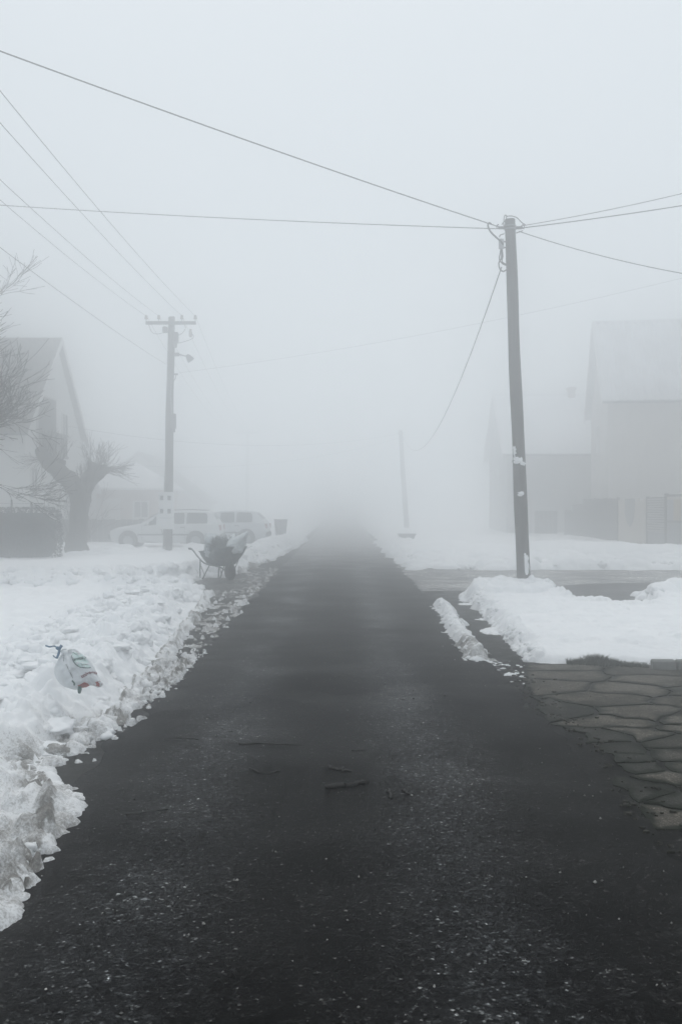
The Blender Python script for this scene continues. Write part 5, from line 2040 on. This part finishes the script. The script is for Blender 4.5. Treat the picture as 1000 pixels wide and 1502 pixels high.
# ------------------------------------------------------------------ printed carrier bag on the snow
M_BAGW = plain('white carrier bag film', (0.62, 0.65, 0.67), 0.38, 0.07, 6)
M_PRINT_G = plain('dark green print', (0.008, 0.075, 0.065), 0.5, 0.1, 10)
M_PRINT_R = plain('dark red print', (0.16, 0.02, 0.035), 0.5, 0.1, 10)
M_PRINT_K = plain('faded grey print', (0.09, 0.10, 0.11), 0.5, 0.1, 10)
M_RED = plain('red printed band', (0.36, 0.05, 0.045), 0.45, 0.2, 10)
M_PALE = plain('pale green print', (0.50, 0.63, 0.61), 0.4, 0.05, 10)
M_BLUE = plain('blue plastic ribbon', (0.008, 0.10, 0.20), 0.4, 0.15, 10)
BAGC = at(114, 985, 7.66)
bag = thing('carrier_bag', 'knotted white carrier bag with green oval print dumped on the dirty snow bank', 'bag', BAGC)
# local frame: a runs along the picture's right, b up the picture, n towards the viewer and the sky
nrm = Vector((0.08, -0.90, 0.42)).normalized()
axa = Vector((1, 0.05, 0)).cross(nrm).normalized()
axa = nrm.cross(axa).cross(nrm).normalized() if False else Vector((1, 0, 0))
axa = (axa - nrm * axa.dot(nrm)).normalized()
axb = nrm.cross(axa).normalized()
U = 7.72 / 1500            # metres per photo pixel here
OUT = [(94, 957), (104, 953), (112, 956), (121, 962), (130, 970), (137, 979), (142, 989), (148, 998), (152, 1004), (146, 1008), (136, 1005), (124, 1009), (114, 1012), (104, 1010), (92, 1005), (84, 996), (80, 986), (81, 975), (86, 966)]
OUT = [Vector(((x - 114) * U, (985 - y) * U / 0.97)) for x, y in OUT]
ring2 = []
for i in range(len(OUT)):
    p0, p1, p2, p3 = (OUT[(i + k - 1) % len(OUT)] for k in range(4))
    for k in range(4):
        t = k / 4
        ring2.append(0.5 * ((2 * p1) + (-p0 + p2) * t + (2 * p0 - 5 * p1 + 4 * p2 - p3) * t * t + (-p0 + 3 * p1 - 3 * p2 + p3) * t ** 3))
NR = len(ring2)
ANG = [math.atan2(p.y, p.x) for p in ring2]
RAD = [p.length for p in ring2]
o_ = sorted(range(NR), key=lambda i: ANG[i])
ANGs, RADs = np.array([ANG[i] for i in o_]), np.array([RAD[i] for i in o_])


def bag_h(a, b):
    """height of the bag's front over its middle plane at plane point a, b"""
    r = math.hypot(a, b)
    R_ = float(np.interp(math.atan2(b, a), ANGs, RADs, period=2 * math.pi))
    q = min(1.0, r / R_)
    h = 0.075 * max(0.0, 1 - q ** 3.0) ** 0.7
    u = Vector((a, b, 0)) / 0.1
    # folds fan out from the knot
    kx_, ky_ = a + 0.115, b - 0.155
    fan = math.atan2(ky_, kx_)
    dist = math.hypot(kx_, ky_)
    h += 0.016 * math.sin(fan * 15) * math.exp(-dist / 0.13)
    h += 0.020 * (0.6 - 2 * abs(mnoise.noise(u * 0.9 + Vector((3.3, 0, 0))))) * (1 - q * .5) + 0.010 * (0.5 - 2 * abs(mnoise.noise(u * 2.1 + Vector((0, 5.1, 0))))) + 0.003 * mnoise.noise(u * 5.0)
    return h


def bag_pt(a, b, lift=0.0):
    return axa * a + axb * b + nrm * (bag_h(a, b) + lift)


mb = MB()
rows = 16
vs = []
for j in range(1, rows + 1):
    for p in ring2:
        t = j / rows
        t = math.sin(t * math.pi / 2)
        vs.append(bag_pt(p.x * t, p.y * t))
back = []
for j in range(1, rows):
    for p in ring2:
        t = 1 - j / rows
        back.append(axa * p.x * t + axb * p.y * t - nrm * 0.07 * math.sqrt(1 - t * t))
vs = [bag_pt(0, 0)] + vs + back + [-nrm * 0.07]
fs = [(0, 1 + k, 1 + (k + 1) % NR) for k in range(NR)]
tot = rows + rows - 1
for j in range(tot - 1):
    for k in range(NR):
        a0, b0 = 1 + j * NR, 1 + (j + 1) * NR
        fs.append((a0 + k, b0 + k, b0 + (k + 1) % NR, a0 + (k + 1) % NR))
lastr = 1 + (tot - 1) * NR
fs += [(lastr + k, len(vs) - 1, lastr + (k + 1) % NR) for k in range(NR)]
mb.add(vs, fs)
part('body', mb, M_BAGW, bag, smooth=True)


def pxab(x, y):
    return ((x - 114) * U, (985 - y) * U / 0.97)


def stroke(pts, w0, w1, m, name, lift=0.0025, closed=False):
    P = smooth_path([Vector((*pxab(x, y), 0)) for x, y in pts], 6)
    vs, fs = [], []
    for i, p in enumerate(P):
        d = (P[min(i + 1, len(P) - 1)] - P[max(i - 1, 0)]).normalized()
        nn_ = Vector((-d.y, d.x, 0))
        u = i / (len(P) - 1)
        w = (w0 + (w1 - w0) * u)
        for s in (-1, 1):
            q = p + nn_ * s * w / 2
            vs.append(bag_pt(q.x, q.y, lift))
    for i in range(len(P) - 1):
        fs.append((2 * i, 2 * i + 1, 2 * i + 3, 2 * i + 2))
    mb = MB()
    mb.add(vs, fs)
    return part(name, mb, m, bag)


# pale oval field and its dark outline
ov = [(106, 961), (105.5, 967), (107.5, 973), (111, 978), (116, 981.5), (122, 983.5), (127, 984.3), (131, 983), (133.3, 981.3)]
fld = ov + [(130, 974), (124, 967), (117, 961), (110, 958.5)]
cx_, cy2 = 118, 971
vs = [bag_pt(*pxab(cx_, cy2), 0.0015)]
fs = []
for j in range(1, 5):
    for (x, y) in fld:
        vs.append(bag_pt(*pxab(cx_ + (x - cx_) * j / 4, cy2 + (y - cy2) * j / 4), 0.0015))
nf = len(fld)
fs += [(0, 1 + k, 1 + (k + 1) % nf) for k in range(nf)]
for j in range(3):
    fs += [(1 + j * nf + k, 1 + (j + 1) * nf + k, 1 + (j + 1) * nf + (k + 1) % nf, 1 + j * nf + (k + 1) % nf) for k in range(nf)]
mb = MB()
mb.add(vs, fs)
part('oval_print', mb, M_PALE, bag)
stroke(ov, 0.0035, 0.0085, M_PRINT_G, 'oval_outline', 0.0035)
stroke([(107, 961), (109, 963.2), (112, 963.4), (114, 962.2), (117, 962.5)], 0.003, 0.003, M_PRINT_G, 'print_swirl', 0.0035)
stroke([(109, 958.6), (111, 958.4), (113, 959.4)], 0.005, 0.004, M_PRINT_R, 'print_dot', 0.0035)


def bag_text(txt, x0, y0, x1, y1, hpx, m):
    cu = bpy.data.curves.new('lettering', 'FONT')
    cu.body = txt
    cu.size = 1.0
    cu.resolution_u = 2
    cu.offset = 0.03
    to = bpy.data.objects.new('lettering_source', cu)
    COL.objects.link(to)
    dg = bpy.context.evaluated_depsgraph_get()
    me0 = to.evaluated_get(dg).to_mesh()
    V = [v.co.copy() for v in me0.vertices]
    F = [tuple(p.vertices) for p in me0.polygons]
    to.evaluated_get(dg).to_mesh_clear()
    bpy.data.objects.remove(to)
    bpy.data.curves.remove(cu)
    if not V:
        return
    mx = max(v.x for v in V)
    out = []
    dx, dy = (x1 - x0), (y1 - y0)
    L = math.hypot(dx, dy)
    for v in V:
        t = v.x / mx
        u = v.y * hpx
        px, py = x0 + dx * t + (dy / L) * u, y0 + dy * t - (dx / L) * u
        out.append(bag_pt(*pxab(px, py), 0.0045))
    mb = MB()
    mb.add(out, F)
    part('lettering', mb, m, bag)


bag_text('amusp', 109.5, 975.0, 125.5, 968.0, 7.0, M_PRINT_G)
bag_text('univego', 122.5, 998.0, 142.5, 988.5, 7.5, M_PRINT_R)
bag_text('centar', 121, 981.0, 129.5, 978.3, 2.6, M_PRINT_K)
bag_text('sa vama u svakom', 98.0, 979.5, 109.8, 999.0, 2.6, M_PRINT_K)
stroke([(92, 960), (93, 967), (94, 974)], 0.004, 0.003, M_PRINT_K, 'print_line')
stroke([(109.5, 1002), (113, 1006), (112, 1008)], 0.012, 0.010, M_PRINT_G, 'print_mark')


def patch(poly, m, name, lift=0.002):
    c = (sum(p[0] for p in poly) / len(poly), sum(p[1] for p in poly) / len(poly))
    vs, fs = [bag_pt(*pxab(*c), lift)], []
    for (x, y) in poly:
        vs.append(bag_pt(*pxab(x, y), lift))
    n_ = len(poly)
    fs = [(0, 1 + k, 1 + (k + 1) % n_) for k in range(n_)]
    mb = MB()
    mb.add(vs, fs)
    part(name, mb, m, bag)


patch([(117, 1008), (122, 1006), (126, 1003), (131, 1004), (133, 1006), (128, 1008.5), (121, 1009.6)], M_RED, 'red_band', 0.006)
patch([(138, 1004.5), (143, 1002.5), (148, 1000), (151.5, 1004), (147, 1007.5), (141, 1006)], M_RED, 'red_band', 0.006)
# twisted neck and blue ribbon
kp = bag_pt(*pxab(90, 958)) + nrm * -0.03
mb = MB()
neck = [bag_pt(*pxab(98, 966)) - nrm * 0.05, bag_pt(*pxab(93, 960)) - nrm * 0.02, Vector(kp), kp + axa * -0.012 + axb * 0.03]
mb.tube(smooth_path(neck, 4), [0.05, 0.046, 0.042, 0.038, 0.033, 0.028, 0.024, 0.02, 0.018, 0.017, 0.02, 0.024, 0.03], 9)
part('neck', mb, M_BAGW, bag, smooth=True)
def bagp(x, y, n_=0.02):
    a, b = pxab(x, y)
    return axa * a + axb * b + nrm * n_
for pts, r in (([(88, 956), (82, 954), (78, 952.5), (72, 954), (66, 952.5)], 0.0065), ([(86, 955), (86, 961), (85, 967), (84, 970)], 0.010), ([(84, 970), (81, 968.5), (78, 966)], 0.005),
               ([(82, 954), (85, 956), (89, 951)], 0.013)):
    mb = MB()
    mb.tube(smooth_path([bagp(x, y, 0.055 + 0.004 * i) for i, (x, y) in enumerate(pts)], 5), r, 6)
    part('ribbon', mb, M_BLUE, bag, smooth=True)
mb = MB()
mb.tube([bagp(120, 1009, 0.03), bagp(121, 1014, 0.05), bagp(121, 1019, 0.05)], [0.012, 0.016, 0.010], 7)
part('handle_scrap', mb, M_PRINT_G, bag, smooth=True)

# ------------------------------------------------------------------ the fog
hz, nt, b = new_mat('fog')
nt.nodes.remove(b)
pv = nd(nt, 'ShaderNodeVolumePrincipled')
pv.inputs['Color'].default_value = (0.994, 0.997, 0.999, 1)
pv.inputs['Density'].default_value = FOG_DENSITY
pv.inputs['Anisotropy'].default_value = 0.93
nt.links.new(pv.outputs[0], nt.nodes['Material Output'].inputs['Volume'])
mb = MB()
mb.box((0, 100, 5.9), (250, 290, 13.8))
tag(link('haze', mb.mesh('haze'), hz, kind='stuff'), 'dense pale winter fog filling the whole street', 'fog')
